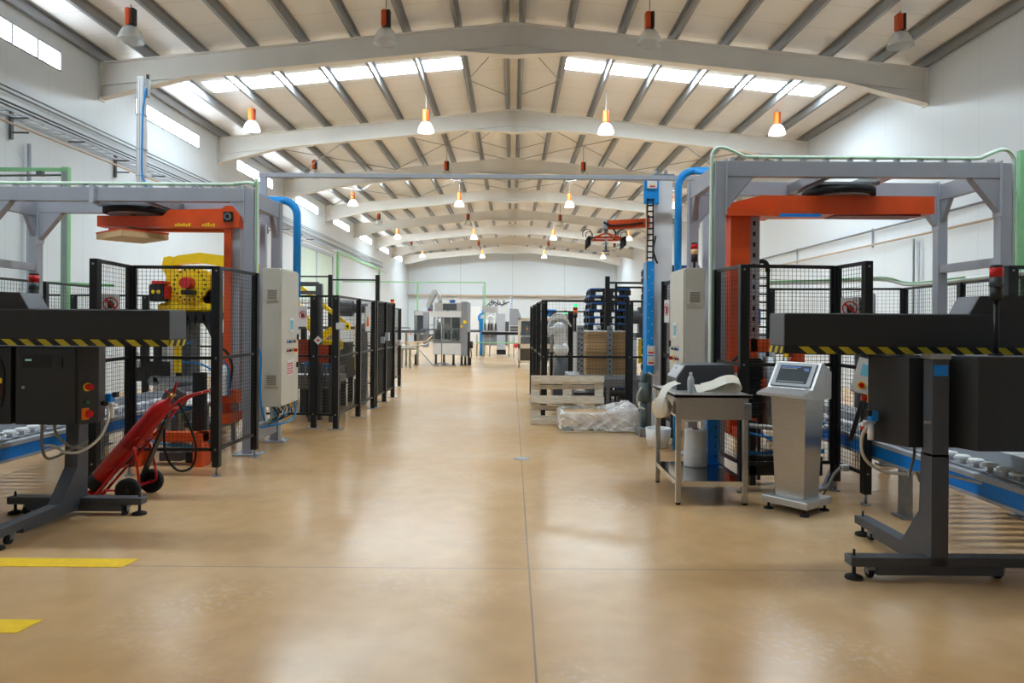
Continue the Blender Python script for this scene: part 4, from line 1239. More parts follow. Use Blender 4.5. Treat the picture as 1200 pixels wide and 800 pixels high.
pipe('green cable pipe near head height beyond the portal, by the windowed wall', [(-8.95, 12.6, 2.36), (-7.35, 12.6, 2.30)], .025, M['green'])
pipe('vertical grey pipe on the windowed wall beyond the portal', [(-8.93, 12.6, 0), (-8.93, 12.6, 4.9)], .035, M['ltgrey'])
# ------------------------------------------------------------------ second robot cell beside the windowed wall
fence('black mesh fence with grey foot plates, along the aisle beyond the yellow robot',
      [(-3.95, 10.72), (-3.09, 10.68), (-2.72, 10.58), (-2.69, 11.98), (-2.67, 13.15)], 2.07, .2, 1.12, .08, .05, foot='plate', wr=.0022)
fence('dense black mesh gate section of the aisle fence, carrying the grey lock box', [(-2.665, 13.32), (-2.65, 14.22), (-2.63, 15.1)], 2.08, .2, 1.12, .085, .028, foot='plate', wr=.0032)
fence('short black mesh fence panel farthest along the aisle on the windowed side', [(-2.95, 15.9), (-2.93, 17.8)], 2.02, .25, 1.1, .08, .05, foot='plate', wr=.0022)
fence('black mesh fence crossing behind the small yellow robot arm', [(-6.2, 16.2), (-4.6, 16.2), (-3.08, 16.2)], 2.0, .2, 1.1, .07, .08, foot='plate')
t = thing('gate_frame', 'tall black gate frame standing above the fences by the windowed wall', 'frame', (-4.0, 17.5, 0))
for x in (-4.66, -3.45):
    b = MB(); b.box(x - .05, x + .05, 17.45, 17.55, 0, 2.87, .004); b.build('post', M['black'], t)
b = MB(); b.box(-4.61, -3.5, 17.48, 17.52, 2.72, 2.76); b.box(-6.4, -4.71, 17.48, 17.52, 2.80, 2.84); b.box(-6.45, -6.38, 17.46, 17.54, 0, 2.84); b.build('rail', M['black'], t)

sign_no_entry('warning_sign', 'white prohibition sign on the aisle fence beside the beige cabinet door', (-3.26, 10.63, 1.74), (0, -1), .14, .32)
plate_sign('warning_sign', 'white diamond-shaped hazard plate on the fence corner post beyond the cabinet', 'sign', (-3.0, 10.57, 1.37), (0, -1), .001, .001, [(M['white'], 'diamond_plate', [(0, -.07), (.07, 0), (0, .07), (-.07, 0)]), (M['redsig'], 'diamond_mark', [(0, -.022), (.03, 0), (0, .022), (-.03, 0)])])
plate_sign('warning_sign', 'tall white caution plate with orange bars on the mesh along the aisle', 'sign', (-2.655, 12.55, 1.72), (1, -.5), .16, .46, [(M['lensor'], 'caution_triangle', [(-.04, -.14), (.045, -.14), (.02, .04), (-.015, .04)])])
t = thing('interlock_box', 'white safety interlock box with a yellow key switch on the fence corner', 'switch box', (-2.62, 10.55, 1.59))
b = MB(); b.box(-2.70, -2.56, 10.46, 10.54, 1.54, 1.645, .008); b.build('box', M['white'], t)
b = MB(); b.box(-2.56, -2.49, 10.46, 10.54, 1.535, 1.65, .008); b.m(1).cyl((-2.52, 10.455, 1.59), (-2.52, 10.46, 1.59), .02, n=10); b.build('key_switch', [M['yellow'], M['black']], t)
for (x, y, z, w, h, l) in ((-2.60, 14.25, 1.36, .12, .17, 'grey gate lock box on the aisle fence, the lower wide one'), (-2.88, 16.5, 1.53, .2, .24, 'large pale grey junction box at the far end of the aisle fence'), (-2.84, 17.2, 1.15, .14, .14, 'small grey junction box below the large pale one'), (-2.61, 13.75, 1.3, .05, .13, 'slim white lock handle on the aisle fence')):
    b = MB(); b.box(x - .03, x + .05, y - w, y + w * .2, z - h / 2, z + h / 2, .006); tag(b.build('junction_box', M['ltgrey']), l, 'box', 'boxes on the aisle fence')
stack_light('slim signal tower with orange lens at the far end of the aisle fence', (-3.15, 17.95, 1.75), .46, .05, ('lampred', 'lensor'), .3, 'green')
b = MB(); b.box(-3.18, -3.12, 17.92, 17.98, 0, 1.75); tag(b.build('tower_pole', M['ltgrey']), 'grey pole carrying the signal tower with the orange lens', 'pole')

t = thing('handling_robot', 'small yellow handling robot with a red-tipped arm in the aisle fence cell', 'robot', (-3.5, 12.6, 0))
b = MB(); b.box(-3.85, -3.25, 12.4, 12.9, 0, .9); b.build('plinth', M['mach'], t)
b = MB(); b.box(-3.7, -3.15, 12.5, 12.8, 1.13, 1.33, .03); b.cyl((-3.45, 12.65, .9), (-3.45, 12.65, 1.15), .16, n=18); b.build('base', M['yellow'], t)
b = MB(); b.beam((-3.62, 12.62, 1.33), (-3.28, 12.55, 1.52), .09, .12); b.cyl((-3.62, 12.5, 1.36), (-3.62, 12.74, 1.36), .1, n=16); b.m(1).beam((-3.34, 12.56, 1.50), (-3.2, 12.53, 1.60), .07, .08); b.build('arm', [M['yellow'], M['redsig']], t)
t = thing('yellow_brace', 'long yellow sloping brace seen through the aisle fence', 'brace', (-3.7, 13.2, 1.6))
b = MB(); b.beam((-4.35, 13.3, 2.52), (-3.15, 13.1, 1.60), .05, .07); b.build('bar', M['yellow'], t)
b = MB(); b.box(-4.40, -4.30, 13.25, 13.35, 0, 2.55); b.beam((-4.3, 13.3, 2.1), (-3.7, 13.2, 1.3), .05, .16); b.build('post', M['yellow'], t)
t = thing('chute_frame', 'dark grey sloping chute frame above the red-orange panels', 'frame', (-3.6, 11.6, 0))
b = MB(); b.box(-4.3, -3.28, 11.55, 11.62, 2.26, 2.33); b.box(-4.3, -3.28, 11.55, 11.62, 2.12, 2.18); b.box(-3.32, -3.22, 11.53, 11.63, 0, 2.3); b.box(-4.35, -4.25, 11.53, 11.63, 0, 2.33); b.build('tube', M['mach'], t)
t = thing('perforated_screen', 'red-orange perforated guard screens low behind the aisle fence', 'panel', (-3.4, 11.3, .95))
b = MB()
b.box(-4.2, -3.32, 11.28, 11.30, 1.0, 1.36); b.box(-3.26, -2.98, 11.28, 11.30, .98, 1.28)
b.m(1)
for k in range(7): b.box(-4.2, -3.32, 11.276, 11.28, 1.04 + .05 * k, 1.045 + .05 * k)
b.m(2).box(-3.36, -3.30, 11.28, 11.34, 0, 1.36); b.box(-3.02, -2.96, 11.28, 11.34, 0, 1.28)
b.build('panel', [M['redor'], M['black'], M['mach']], t)
t = thing('carton_conveyor', 'grey steel conveyor with blue fittings low in the aisle fence cell', 'conveyor', (-3.4, 12, 0))
b = MB(); b.box(-4.2, -2.95, 11.74, 12.2, .62, .74); b.box(-4.2, -2.95, 11.72, 11.76, .5, .62)
for k in range(9): b.box(-3.55 + .06 * k, -3.53 + .06 * k, 11.70, 11.74, .62, .98)
b.build('bed', M['galv'], t)
for x in (-4.1, -3.5, -3.02):
    b = MB(); b.box(x - .04, x + .04, 11.8, 11.9, 0, .62); b.build('leg', M['black'], t)
b = MB()
for k, (x, z) in enumerate(((-3.5, .92), (-3.3, .98), (-3.15, .88), (-3.7, .8), (-3.05, .78))): b.box(x - .03, x + .03, 11.66, 11.70, z, z + .06)
b.build('fitting', M['bluehose'], t)
t = thing('drive_unit', 'dark round drive motor high behind the aisle fence mesh', 'motor', (-3.4, 15, 1.7))
b = MB(); b.cyl((-3.72, 14.6, 1.95), (-3.4, 14.6, 1.95), .17, n=18); b.cyl((-3.4, 14.6, 1.95), (-3.1, 14.6, 1.95), .10, n=14); b.box(-4.6, -2.9, 14.7, 14.9, 1.5, 1.56); b.build('motor', M['mach'], t)
for x in (-4.5, -3.0):
    b = MB(); b.box(x - .05, x + .05, 14.7, 14.85, 0, 1.5); b.build('leg', M['black'], t)
b = MB(); b.box(-3.2, -3.08, 13.9, 13.96, .7, 1.6); b.m(1).box(-3.07, -2.95, 13.9, 13.98, .5, 1.62); b.box(-3.2, -2.95, 13.85, 14.0, 0, .5)
tag(b.build('light_curtain', [M['yellow'], M['galv']]), 'short yellow light curtain post inside the aisle fence', 'post')
t = thing('transfer_machine', 'dark transfer machine with steel plates filling the aisle fence cell', 'machine', (-3.6, 13.8, 0))
b = MB(); b.box(-4.6, -3.25, 13.5, 14.3, .55, .95, .01); b.box(-4.4, -3.3, 13.6, 14.2, .95, 1.25); b.build('body', M['mach'], t)
b = MB(); b.box(-4.5, -3.3, 13.42, 13.5, .6, .8); b.box(-3.9, -3.4, 13.4, 13.6, 1.0, 1.1); b.cyl((-3.6, 13.5, 1.25), (-3.6, 13.5, 1.5), .08, n=12); b.build('plate', M['galv'], t)
for x in (-4.5, -3.35):
    for y in (13.6, 14.2):
        b = MB(); b.box(x - .05, x + .05, y - .05, y + .05, 0, .55); b.build('leg', M['black'], t)
# green cable frame on the windowed wall
t = thing('cable_trunking', 'green cable trunking frame high on the windowed wall by the glazed opening', 'cable trunking', (-8.9, 36, 3))
b = MB(); b.box(-8.99, -8.9, 34.9, 46.0, 5.18, 5.27); b.box(-8.99, -8.9, 34.9, 35.1, 0, 5.2); b.box(-8.99, -8.9, 45.8, 46.0, 0, 5.2); b.build('duct', M['green'], t)

# ------------------------------------------------------------------ bottling line at the end of the aisle
t = thing('filling_machine', 'steel filling machine with glass guards and white bands at the end of the aisle', 'machine', (-2.8, 27.5, 0))
x0, x1, y0, y1 = -3.1, -2.0, 26.9, 28.9
b = MB(); b.box(x0, x1, y0, y0 + .04, .42, .86); b.box(x0, x1, y0 + .1, y1, .4, .86); b.build('lower_panel', M['white'], t)
b = MB(); b.box(x0 - .12, x1, y0 - .04, y0 + .05, 1.88, 2.12); b.box(-3.85, -3.5, y0 + .2, y0 + .26, 1.95, 2.12); b.build('top_band', M['white'], t)
b = MB(); b.box(x0 + .02, x1, y0 + .2, y1, 2.12, 2.46); b.m(1).box(-2.75, -2.2, y0 + .19, y0 + .2, 2.16, 2.42); b.build('roof_box', [M['steel2'], M['mach']], t)
b = MB(); b.box(x1, x1 + .24, y0 - .05, y1, .35, 2.5); b.m(1).box(x1 + .19, x1 + .25, y0 - .06, y0 - .05, .4, 2.3); b.build('end_column', [M['grey'], M['galv']], t)
b = MB()
for x in (x0, -2.72, -2.42, x1 - .06): b.box(x, x + .05, y0 - .01, y0 + .04, .86, 1.88)
b.box(x0, x1, y0 - .01, y0 + .04, .86, .92); b.box(x0, x1, y0 - .01, y0 + .02, 1.40, 1.43); b.box(x0 - .5, x1 - .3, y0 - .06, y0 - .03, 1.36, 1.42); b.build('guard_frame', M['galv'], t)
b = MB(); b.box(x0 + .03, x1 - .03, y0 + 1.2, y0 + 1.24, .9, 1.9); b.build('back_guard', M['mach'], t)
b = MB(); b.box(x0 + .05, x1 - .06, y0 + .01, y0 + .02, .92, 1.88); b.build('guard_glass', M['glass'], t)
b = MB(); b.cyl((-2.65, 27.9, 1.25), (-2.65, 27.9, 1.85), .42, n=24); b.m(1)
for k in range(14):
    q = 2 * PI * k / 14
    b.cyl((-2.65 + .5 * math.cos(q), 27.9 + .5 * math.sin(q), .95), (-2.65 + .5 * math.cos(q), 27.9 + .5 * math.sin(q), 1.4), .045, n=8)
b.m(0).cyl((-2.65, 27.9, .86), (-2.65, 27.9, 1.0), .6, n=24); b.build('carousel', [M['steel'], M['mach']], t)
b = MB(); b.box(-3.9, -3.82, y0 + .3, y1, .9, 2.15); b.box(-3.9, x0, y0 + .5, y0 + .54, 1.55, 1.58); b.box(-3.9, x0 - .1, y0 + .3, y1, .95, 1.2); b.m(1).box(-3.5, -3.3, y0, y0 + .3, .7, 2.08); b.m(2).box(-3.78, -3.52, y0 + .32, y0 + .33, 1.25, 1.95); b.build('infeed_frame', [M['galv'], M['ltgrey'], M['mach']], t)
for x in (x0 + .1, -2.68, -2.3, x1 + .02, x1 + .16, -3.8):
    b = MB(); b.cyl((x, y0 + .1, 0), (x, y0 + .1, .42), .045, n=12); b.cyl((x, y0 + .1, 0), (x, y0 + .1, .03), .08, n=14); b.build('leg', M['black'], t)
b = MB(); b.cyl((x1 + .15, y0 - .1, 1.70), (x1 + .15, y0 - .06, 1.70), .07, n=14); b.cyl((x1 + .02, y0 - .1, 1.53), (x1 + .02, y0 - .06, 1.53), .05, n=14); b.build('stop_button', M['yellow'], t)
b = MB(); b.m(0).prism([(-3.45, 2.3), (-3.3, 2.3), (-3.02, 2.86), (-3.02, 2.98), (-3.18, 2.98)], 'y', y0 + .3, y0 + .8); b.m(0).prism([(-3.02, 2.98), (-2.85, 2.72), (-2.85, 2.5), (-2.95, 2.5), (-3.02, 2.75)], 'y', y0 + .3, y0 + .8); b.m(1).box(-3.3, -3.2, y0 + .4, y0 + .7, 2.1, 2.4); b.box(-2.95, -2.85, y0 + .4, y0 + .7, 2.4, 2.55); b.build('cap_hopper', [M['steel2'], M['galv']], t)
b = MB(); b.m(0).box(-3.33, -3.27, y0 - .03, y0 + .03, 2.12, 2.25); b.m(1).box(-3.28, -3.20, y0 - .03, y0 + .03, 2.12, 2.2); b.m(2).box(-2.55, -2.50, y0 - .05, y0, 2.12, 2.25); b.m(0).box(-2.5, -2.3, y0 + .4, y0 + .6, 2.46, 2.56); b.m(3).cyl((-2.42, y0 + .5, 2.56), (-2.42, y0 + .5, 2.64), .16, n=16); b.build('fitting', [M['blue'], M['lampred'], M['mach'], M['plastic']], t)

t = thing('bottle_conveyor', 'dark-edged bottle conveyor feeding the filling machine on thin steel legs', 'conveyor', (-4.3, 26.4, 0))
b = MB(); b.box(-5.6, -3.35, 26.3, 26.7, 1.27, 1.37); b.box(-3.45, -2.35, 26.55, 26.6, 1.38, 1.42); b.m(1).box(-5.4, -3.9, 26.28, 26.3, 1.42, 1.48); b.build('belt', [M['mach'], M['galv']], t)
b = MB(); b.box(-3.93, -3.87, 26.26, 26.3, 1.18, 1.26); b.build('sensor', M['lensor'], t)
for x in (-4.9, -4.4, -4.1, -3.65):
    b = MB(); b.box(x - .02, x + .02, 26.35, 26.39, 0, 1.27); b.box(x - .02, x + .02, 26.6, 26.64, 0, 1.27); b.box(x - .02, x + .02, 26.35, 26.64, .5, .53); b.build('leg', M['steel'], t)
t = thing('rail_table', 'low curved guide-rail table on steel legs in front of the filling machine', 'table', (-4.0, 24.8, 0))
for z in (.80, .92):
    b = MB(); b.tube(curve([(-5.2, 24.6, z), (-4.2, 24.6, z), (-3.6, 24.7, z + .02), (-3.2, 25.1, z + .05), (-3.0, 25.7, z + .25)]), .022, 7); b.build('guide_rail', M['cardlt'] if z > .9 else M['steel'], t)
b = MB(); b.box(-5.1, -3.5, 24.62, 25.0, .68, .74); b.build('bed', M['steel'], t)
for x in (-4.8, -4.4, -4.0, -3.7):
    b = MB(); b.box(x - .02, x + .02, 24.64, 24.68, 0, .68); b.box(x - .02, x + .02, 24.94, 24.98, 0, .68); b.build('leg', M['steel'], t)
b = MB(); b.tube([(-3.45, 25.6, .62), (-2.95, 25.7, .05), (-2.1, 25.9, .04)], .02, 6); b.tube([(-2.72, 26.3, 1.9), (-2.7, 26.3, .1)], .022, 7); b.tube([(-3.0, 26.3, .05), (-2.7, 26.3, .14), (-2.4, 26.3, .05)], .02, 6)
tag(b.build('floor_stand', M['galv']), 'thin grey floor stand in front of the filling machine glass', 'stand')
b = MB(); b.cyl((-1.70, 27.0, .8), (-1.54, 27.0, .8), .14, n=16); b.box(-1.74, -1.66, 26.9, 27.1, .3, 1.3); b.tube(curve([(-1.62, 27, .65), (-1.6, 27, .3), (-1.75, 27, .2)]), .02, 6); b.box(-1.74, -1.6, 26.9, 27.1, 0, .3)
tag(b.build('pump', M['black']), 'black pump at the end column of the filling machine', 'pump')

t = thing('capping_machine', 'pale steel capping machine with an arched bottle window behind the filling machine', 'machine', (-.6, 34, 0))
b = MB(); b.box(-1.5, .45, 34, 34.5, 1.08, 1.22); b.build('belt', M['black'], t)
b = MB(); b.box(-1.45, -.78, 34.2, 35, 1.22, 1.3); b.box(-1.45, -.72, 34.15, 35, 2.2, 2.5); b.m(1).box(-1.4, -.8, 34.3, 34.9, 1.3, 1.65); b.m(0)
for k in range(4): b.cyl((-1.28 + .17 * k, 34.25, 1.3), (-1.28 + .17 * k, 34.25, 2.2), .03, n=8)
b.build('capping_head', [M['steel2'], M['mach']], t)
b = MB(); b.tube(arc((-1.08, 34.2, 1.85), .18, PI, 0, 'xz', 10), .05, 8); b.cyl((-1.26, 34.2, 1.3), (-1.26, 34.2, 1.85), .05, n=8); b.cyl((-.9, 34.2, 1.3), (-.9, 34.2, 1.85), .05, n=8); b.build('arched_window', M['plastic'], t)
b = MB(); b.box(-.75, -.33, 33.9, 34.8, 1.25, 2.15, .01); b.box(-.75, -.33, 33.95, 34.8, .35, 1.08, .01); b.m(1).box(-.76, -.3, 33.96, 34.78, .1, .32); b.m(2).box(-.33, -.15, 33.95, 34.6, 1.25, 1.75); b.build('control_tower', [M['ltgrey'], M['black'], M['mach']], t)
b = MB(); b.box(-1.45, -.2, 34.1, 34.9, .55, 1.08); b.build('lower_housing', M['grey'], t)
b = MB(); b.box(-.1, .4, 33.95, 34.5, 1.25, 1.52)
for k in range(5): b.m(1).cyl((-.05 + .1 * k, 33.93, 1.38), (-.05 + .1 * k, 33.95, 1.38), .035, n=8)
b.build('sorter_drive', [M['mach'], M['steel']], t)
b = MB(); b.prism([(-.12, 1.55), (.32, 1.55), (.46, 1.95), (.30, 2.38), (-.12, 2.38)], 'y', 33.9, 34.7); b.build('cap_sorter', M['grey'], t)
b = MB(); b.beam((-.12, 34.1, 1.9), (-.05, 34.1, 3.0), .12, .12)
for k in range(8): b.m(1).box(-.14 + .012 * k, -.06 + .012 * k, 34.03, 34.04, 2.0 + .12 * k, 2.06 + .12 * k)
b.m(2).box(-.06, .02, 34.0, 34.1, 2.2, 2.4); b.build('chute', [M['white'], M['bluehose'], M['lampred']], t)
b = MB()
for k in range(9): b.box(-1.15 + .1 * k, -1.08 + .1 * k, 34.2, 34.4, 2.5 + .05 * (k % 3), 2.62 + .1 * ((k * 2) % 3))
b.tube(curve([(-1.3, 34.3, 2.5), (-1.0, 34.3, 2.75), (-.6, 34.3, 2.6), (-.1, 34.3, 2.75)]), .03, 6); b.build('fitting', M['mach'], t)
b = MB(); b.tube([(-1.8, 33.6, .70), (.2, 33.6, .70)], .03, 6); b.build('green_tube', M['green'], t)
for x in (-1.75, -1.4, -1.1, -.15, .1, .35):
    b = MB(); b.box(x - .025, x + .025, 33.9, 33.95, 0, 1.1); b.box(x - .025, x + .025, 34.4, 34.45, 0, 1.1); b.build('leg', M['steel'], t)
b = MB(); b.box(-2.2, -1.55, 33.9, 34.3, 1.2, 1.32); b.box(-2.2, -2.15, 33.95, 34.2, 0, 1.2); b.build('transfer_plate', M['mach'], t)
b = MB(); b.cyl((.35, 33.2, .9), (.55, 33.2, .9), .18, n=14); b.cyl((.42, 33.2, .25), (.5, 33.2, .75), .14, n=12); b.m(1).cyl((.15, 33.0, .5), (.22, 33.0, .68), .1, n=12); b.m(0).box(.2, .6, 33.1, 33.4, 0, .3)
tag(b.build('vacuum_unit', [M['white'], M['redsig']]), 'small white vacuum unit with a red part beside the beige-framed machine', 'machine')
t = thing('blue_column', 'narrow blue upright with a white disc by the green pipe at the aisle end', 'post', (-1.55, 35.2, 0))
b = MB(); b.box(-1.66, -1.52, 35.1, 35.3, 0, 1.3, .01); b.box(-1.70, -1.50, 35.08, 35.3, 1.25, 1.9, .02); b.tube(curve([(-1.5, 35.2, 2.35), (-1.5, 35.2, 2.2), (-1.68, 35.2, 2.05), (-1.7, 35.2, 1.85), (-1.6, 35.2, 1.7)]), .06, 8); b.build('upright', M['blue2'], t)
b = MB(); b.cyl((-1.52, 35.0, 2.0), (-1.52, 35.1, 2.0), .1, n=14); b.build('disc', M['white'], t)
t = thing('cable_trunking', 'green pipe frame spanning across the hall in front of the end wall', 'cable trunking', (-5, 36, 0))
b = MB(); b.tube([(-8.95, 36, 3.80), (-1.45, 36, 3.80)], .03, 7); b.box(-1.48, -1.40, 35.96, 36.04, 0, 3.83); b.box(-5.03, -4.95, 35.96, 36.04, 0, 3.8); b.m(1).box(-1.56, -1.50, 35.96, 36.04, 0, 3.6); b.build('duct', [M['green'], M['ltgrey']], t)

t = thing('packing_machine', 'beige-framed packing machine with dark glass doors behind the black corner fence', 'machine', (1.2, 26, 0))
x0, x1, y0, y1 = .24, 1.75, 25.6, 27.2
b = MB()
for x in (x0, .98, x1 - .07):
    b.box(x, x + .07, y0, y0 + .08, .18, 1.84); b.box(x, x + .07, y1 - .08, y1, .18, 1.84)
for z in (.18, .72, .80, 1.77): b.box(x0, x1, y0, y0 + .08, z, z + .08); b.box(x0, x1, y1 - .08, y1, z, z + .08)
b.box(x0, x0 + .07, y0, y1, 1.77, 1.85); b.box(x0, x1, y0, y1, 1.83, 1.86)
b.build('frame', M['beigeframe'], t)
b = MB(); b.box(x0 + .07, x1 - .07, y0 + .03, y0 + .04, .88, 1.77); b.build('upper_glass', M['glass'], t)
b = MB(); b.box(x0 + .07, x1 - .07, y0 + .03, y0 + .04, .26, .72); b.box(x0 + .5, x0 + .54, y0 + .02, y0 + .03, .26, .72); b.build('lower_door', mat('smoked_door', lin(70, 62, 54), .3, 0, .1, 4), t)
b = MB(); b.m(0).box(x0 + .1, x1 - .1, y0 + .4, y1 - .2, .9, 1.1); b.m(1).box(x0 + .1, x1 - .3, y0 + .3, y0 + .4, 1.15, 1.2); b.m(0).cyl((.7, y0 + .5, 1.1), (.7, y0 + .5, 1.6), .15, n=14); b.box(1.1, 1.5, y0 + .4, y0 + .7, 1.2, 1.6); b.box(x0 + .12, x1 - .1, y1 - .15, y1 - .1, .9, 1.75); b.m(2).box(.55, .62, y0 + .35, y0 + .4, 1.4, 1.5); b.build('mechanism', [M['mach'], M['steel2'], M['lensor']], t)
b = MB(); b.box(x1, x1 + .35, y0, y1, .1, 1.9); b.m(1).box(x1 + .02, x1 + .33, y0 - .02, y0, .2, 1.0); b.build('end_cabinet', [M['grey'], M['white']], t)
for x in (x0 + .03, .98, x1 - .05):
    b = MB(); b.cyl((x, y0 + .05, 0), (x, y0 + .05, .18), .03, n=10); b.cyl((x, y0 + .05, 0), (x, y0 + .05, .02), .06, n=12); b.build('levelling_foot', M['steel'], t)
t = thing('name_board', 'blue board with dark lettering on top of the beige-framed packing machine', 'sign', (1.45, 26, 1.9))
b = MB(); b.box(1.28, 1.68, 25.95, 26.0, 1.93, 2.2); b.box(1.3, 1.33, 25.96, 25.99, 1.86, 1.93); b.box(1.62, 1.65, 25.96, 25.99, 1.86, 1.93); b.build('board', M['blue'], t)
b = MB()
for k in range(4): b.box(1.34 + .085 * k, 1.34 + .085 * k + .05, 25.945, 25.95, 2.03, 2.13); b.box(1.335 + .085 * k, 1.345 + .085 * k, 25.944, 25.95, 2.0, 2.15)
b.build('lettering', M['black'], t)
stack_light('slim signal tower on the beige-framed packing machine', (2.05, 26.2, 1.9), .3, .05, ('lampred', 'lampgr'), .05, 'green')

# ------------------------------------------------------------------ palletiser cell beside the plain wall
fence('black mesh corner fence the weathered pallet leans against', [(.46, 16.0), (.48, 14.4), (.50, 12.8), (.53, 11.46), (1.97, 11.46), (2.50, 11.46)], 2.05, .2, 1.1, .075, .055, foot='plate', wr=.0009)
fence('black mesh fence at the back of the palletiser cell', [(.62, 16.3), (1.4, 16.3), (2.7, 16.3)], 1.96, .2, .95, .07, .1, foot='plate')
t = thing('mesh_gate', 'narrow black mesh gate beside the white palletiser column', 'gate', (2.2, 9.65, 0), 'black mesh guard fences')
for y in (9.36, 9.96):
    b = MB(); b.box(2.18, 2.25, y - .035, y + .035, .1, 2.28); b.m(1).cyl((2.215, y, 0), (2.215, y, .1), .012, n=8); b.cyl((2.215, y, 0), (2.215, y, .012), .05, n=14); b.build('post', [M['black'], M['galv']], t)
b = MB(); b.box(2.2, 2.23, 9.39, 9.93, 2.22, 2.27); b.box(2.2, 2.23, 9.39, 9.93, .3, .35); b.box(2.2, 2.23, 9.39, 9.93, 1.18, 1.24); mesh_wires(b, (2.215, 9.39), (2.215, 9.93), .35, 2.22, .042, .002); b.build('mesh_panel', M['black'], t)
sign_no_entry('warning_sign', 'narrow white prohibition sign on the mesh gate beside the white palletiser column', (2.18, 9.62, 1.84), (-1, -.12), .2, .32)
t = thing('gate_frame', 'tall black gate frame behind the cardboard stack', 'frame', (2.2, 14, 0))
for x, y, z in ((1.95, 14, 2.63), (2.22, 14.6, 2.55)):
    pw_ = .045 if y < 14.2 else .022
    b = MB(); b.box(x - pw_, x + pw_, y - pw_, y + pw_, 0, z); b.build('post', M['black'], t)
b = MB(); b.box(1.99, 2.9, 13.98, 14.02, 2.48, 2.52); b.box(2.24, 2.9, 14.58, 14.62, 2.42, 2.46); b.build('rail', M['black'], t)

# white column and blue-covered column of the palletiser
t = thing('palletiser_column', 'tall white palletiser column with a blue cover and an orange lifting arm', 'palletiser', (2.2, 10.3, 0))
b = MB(); b.box(2.09, 2.36, 10.08, 10.40, 0, 3.84, .006); b.m(1).box(2.07, 2.38, 10.06, 10.42, 3.84, 3.87); b.cyl((2.14, 10.2, 3.87), (2.14, 10.2, 3.95), .03, n=10); b.cyl((2.28, 10.2, 3.87), (2.28, 10.2, 3.95), .03, n=10); b.build('column', [M['white'], M['galv']], t)
b = MB(); b.box(1.975, 2.085, 10.02, 10.30, .92, 2.58, .01)
b.m(1)
for k in range(15):
    b.cyl((2.03 + .025 * (-1) ** k, 10.016, 1.05 + .1 * k), (2.03 + .025 * (-1) ** k, 10.02, 1.05 + .1 * k), .008, n=6)
b.build('lower_cover', [M['blue2'], M['white']], t)
b = MB(); b.m(0).box(1.925, 2.145, 10.02, 10.06, 3.42, 3.80, .006); b.m(1).box(1.965, 2.11, 9.98, 10.02, 3.64, 3.81, .006); b.m(2).box(2.01, 2.03, 9.978, 9.98, 3.69, 3.71); b.box(2.05, 2.07, 9.978, 9.98, 3.69, 3.71); b.m(3).box(2.0, 2.08, 9.978, 9.98, 3.66, 3.68); b.build('upper_cover', [M['blue2'], M['white'], M['yellow'], M['redsig']], t)
b = MB()
for x in (1.975, 2.06): b.box(x - .008, x + .008, 10.0, 10.04, 2.58, 3.5)
for k in range(11): b.box(1.97, 2.065, 10.0, 10.04, 2.62 + .085 * k, 2.64 + .085 * k)
b.m(1).box(1.955, 1.965, 10.0, 10.04, 2.3, 3.4); b.m(0).tube(curve([(2.1, 10.02, 2.95), (2.06, 9.99, 2.75), (2.09, 9.99, 2.62), (2.13, 10.02, 2.55)]), .014, 6)
b.build('cable_chain', [M['black'], M['brownpipe']], t)
b = MB(); b.m(0).beam((2.1, 10.45, 3.20), (1.44, 10.45, 3.165), .14, .13); b.m(1).tube(curve([(1.98, 10.36, 3.19), (1.7, 10.36, 3.16), (1.5, 10.36, 3.15), (1.38, 10.38, 3.20)]), .014, 6); b.m(2).box(1.38, 1.47, 10.38, 10.52, 3.10, 3.22, .006); b.build('lifting_arm', [M['orange'], M['black'], M['ltgrey']], t)
g = MB()
zc = 3.0; gx, gy = 1.43, 10.45
for y in (gy - .16, gy + .16): g.box(gx - .20, gx + .20, y - .012, y + .012, zc - .06, zc - .03)
for x in (gx - .2, gx + .2): g.box(x - .012, x + .012, gy - .17, gy + .17, zc - .06, zc - .03)
for sx in (-1, 1):
    for sy in (-1, 1): g.beam((gx, gy, zc + .05), (gx + sx * .2, gy + sy * .16, zc - .04), .018, .018)
g.m(1).cyl((gx, gy, zc + .02), (gx, gy, 3.12), .03, n=10); g.cyl((gx, gy, zc - .22), (gx, gy, zc), .018, n=8); g.lathe([(0, 0), (.06, 0), (.055, .02), (0, .025)], (gx, gy, zc - .24), n=16)
gp = g.build('gripper', [M['orange'], M['galv']], t)
for sx in (-1, 1):
    g = MB()
    x = gx + sx * .27
    for k in range(3):
        y = gy - .12 + .12 * k
        g.box(x - .02, x + .02, y - .012, y + .012, zc - .16, zc - .02); g.cyl((x - .03, y, zc - .2), (x - .03, y, zc - .05), .008, n=6)
    g.box(gx + sx * .2, x + .02, gy - .15, gy + .15, zc - .05, zc - .035)
    g.tube(arc((x - .02, gy, zc + .03), .07, -PI * .2, PI * 1.2, 'xz', 12), .006, 6); g.tube(arc((x + .02, gy + .08, zc + .02), .055, -PI * .2, PI * 1.2, 'xz', 12), .006, 6)
    g.build('gripper_jaw', M['black'], gp)
b = MB(); b.tube(curve([(1.5, 10.42, 3.14), (1.56, 10.4, 3.06), (1.57, 10.4, 2.98), (1.54, 10.42, 2.94)]), .012, 6); b.build('hose', M['black'], t)
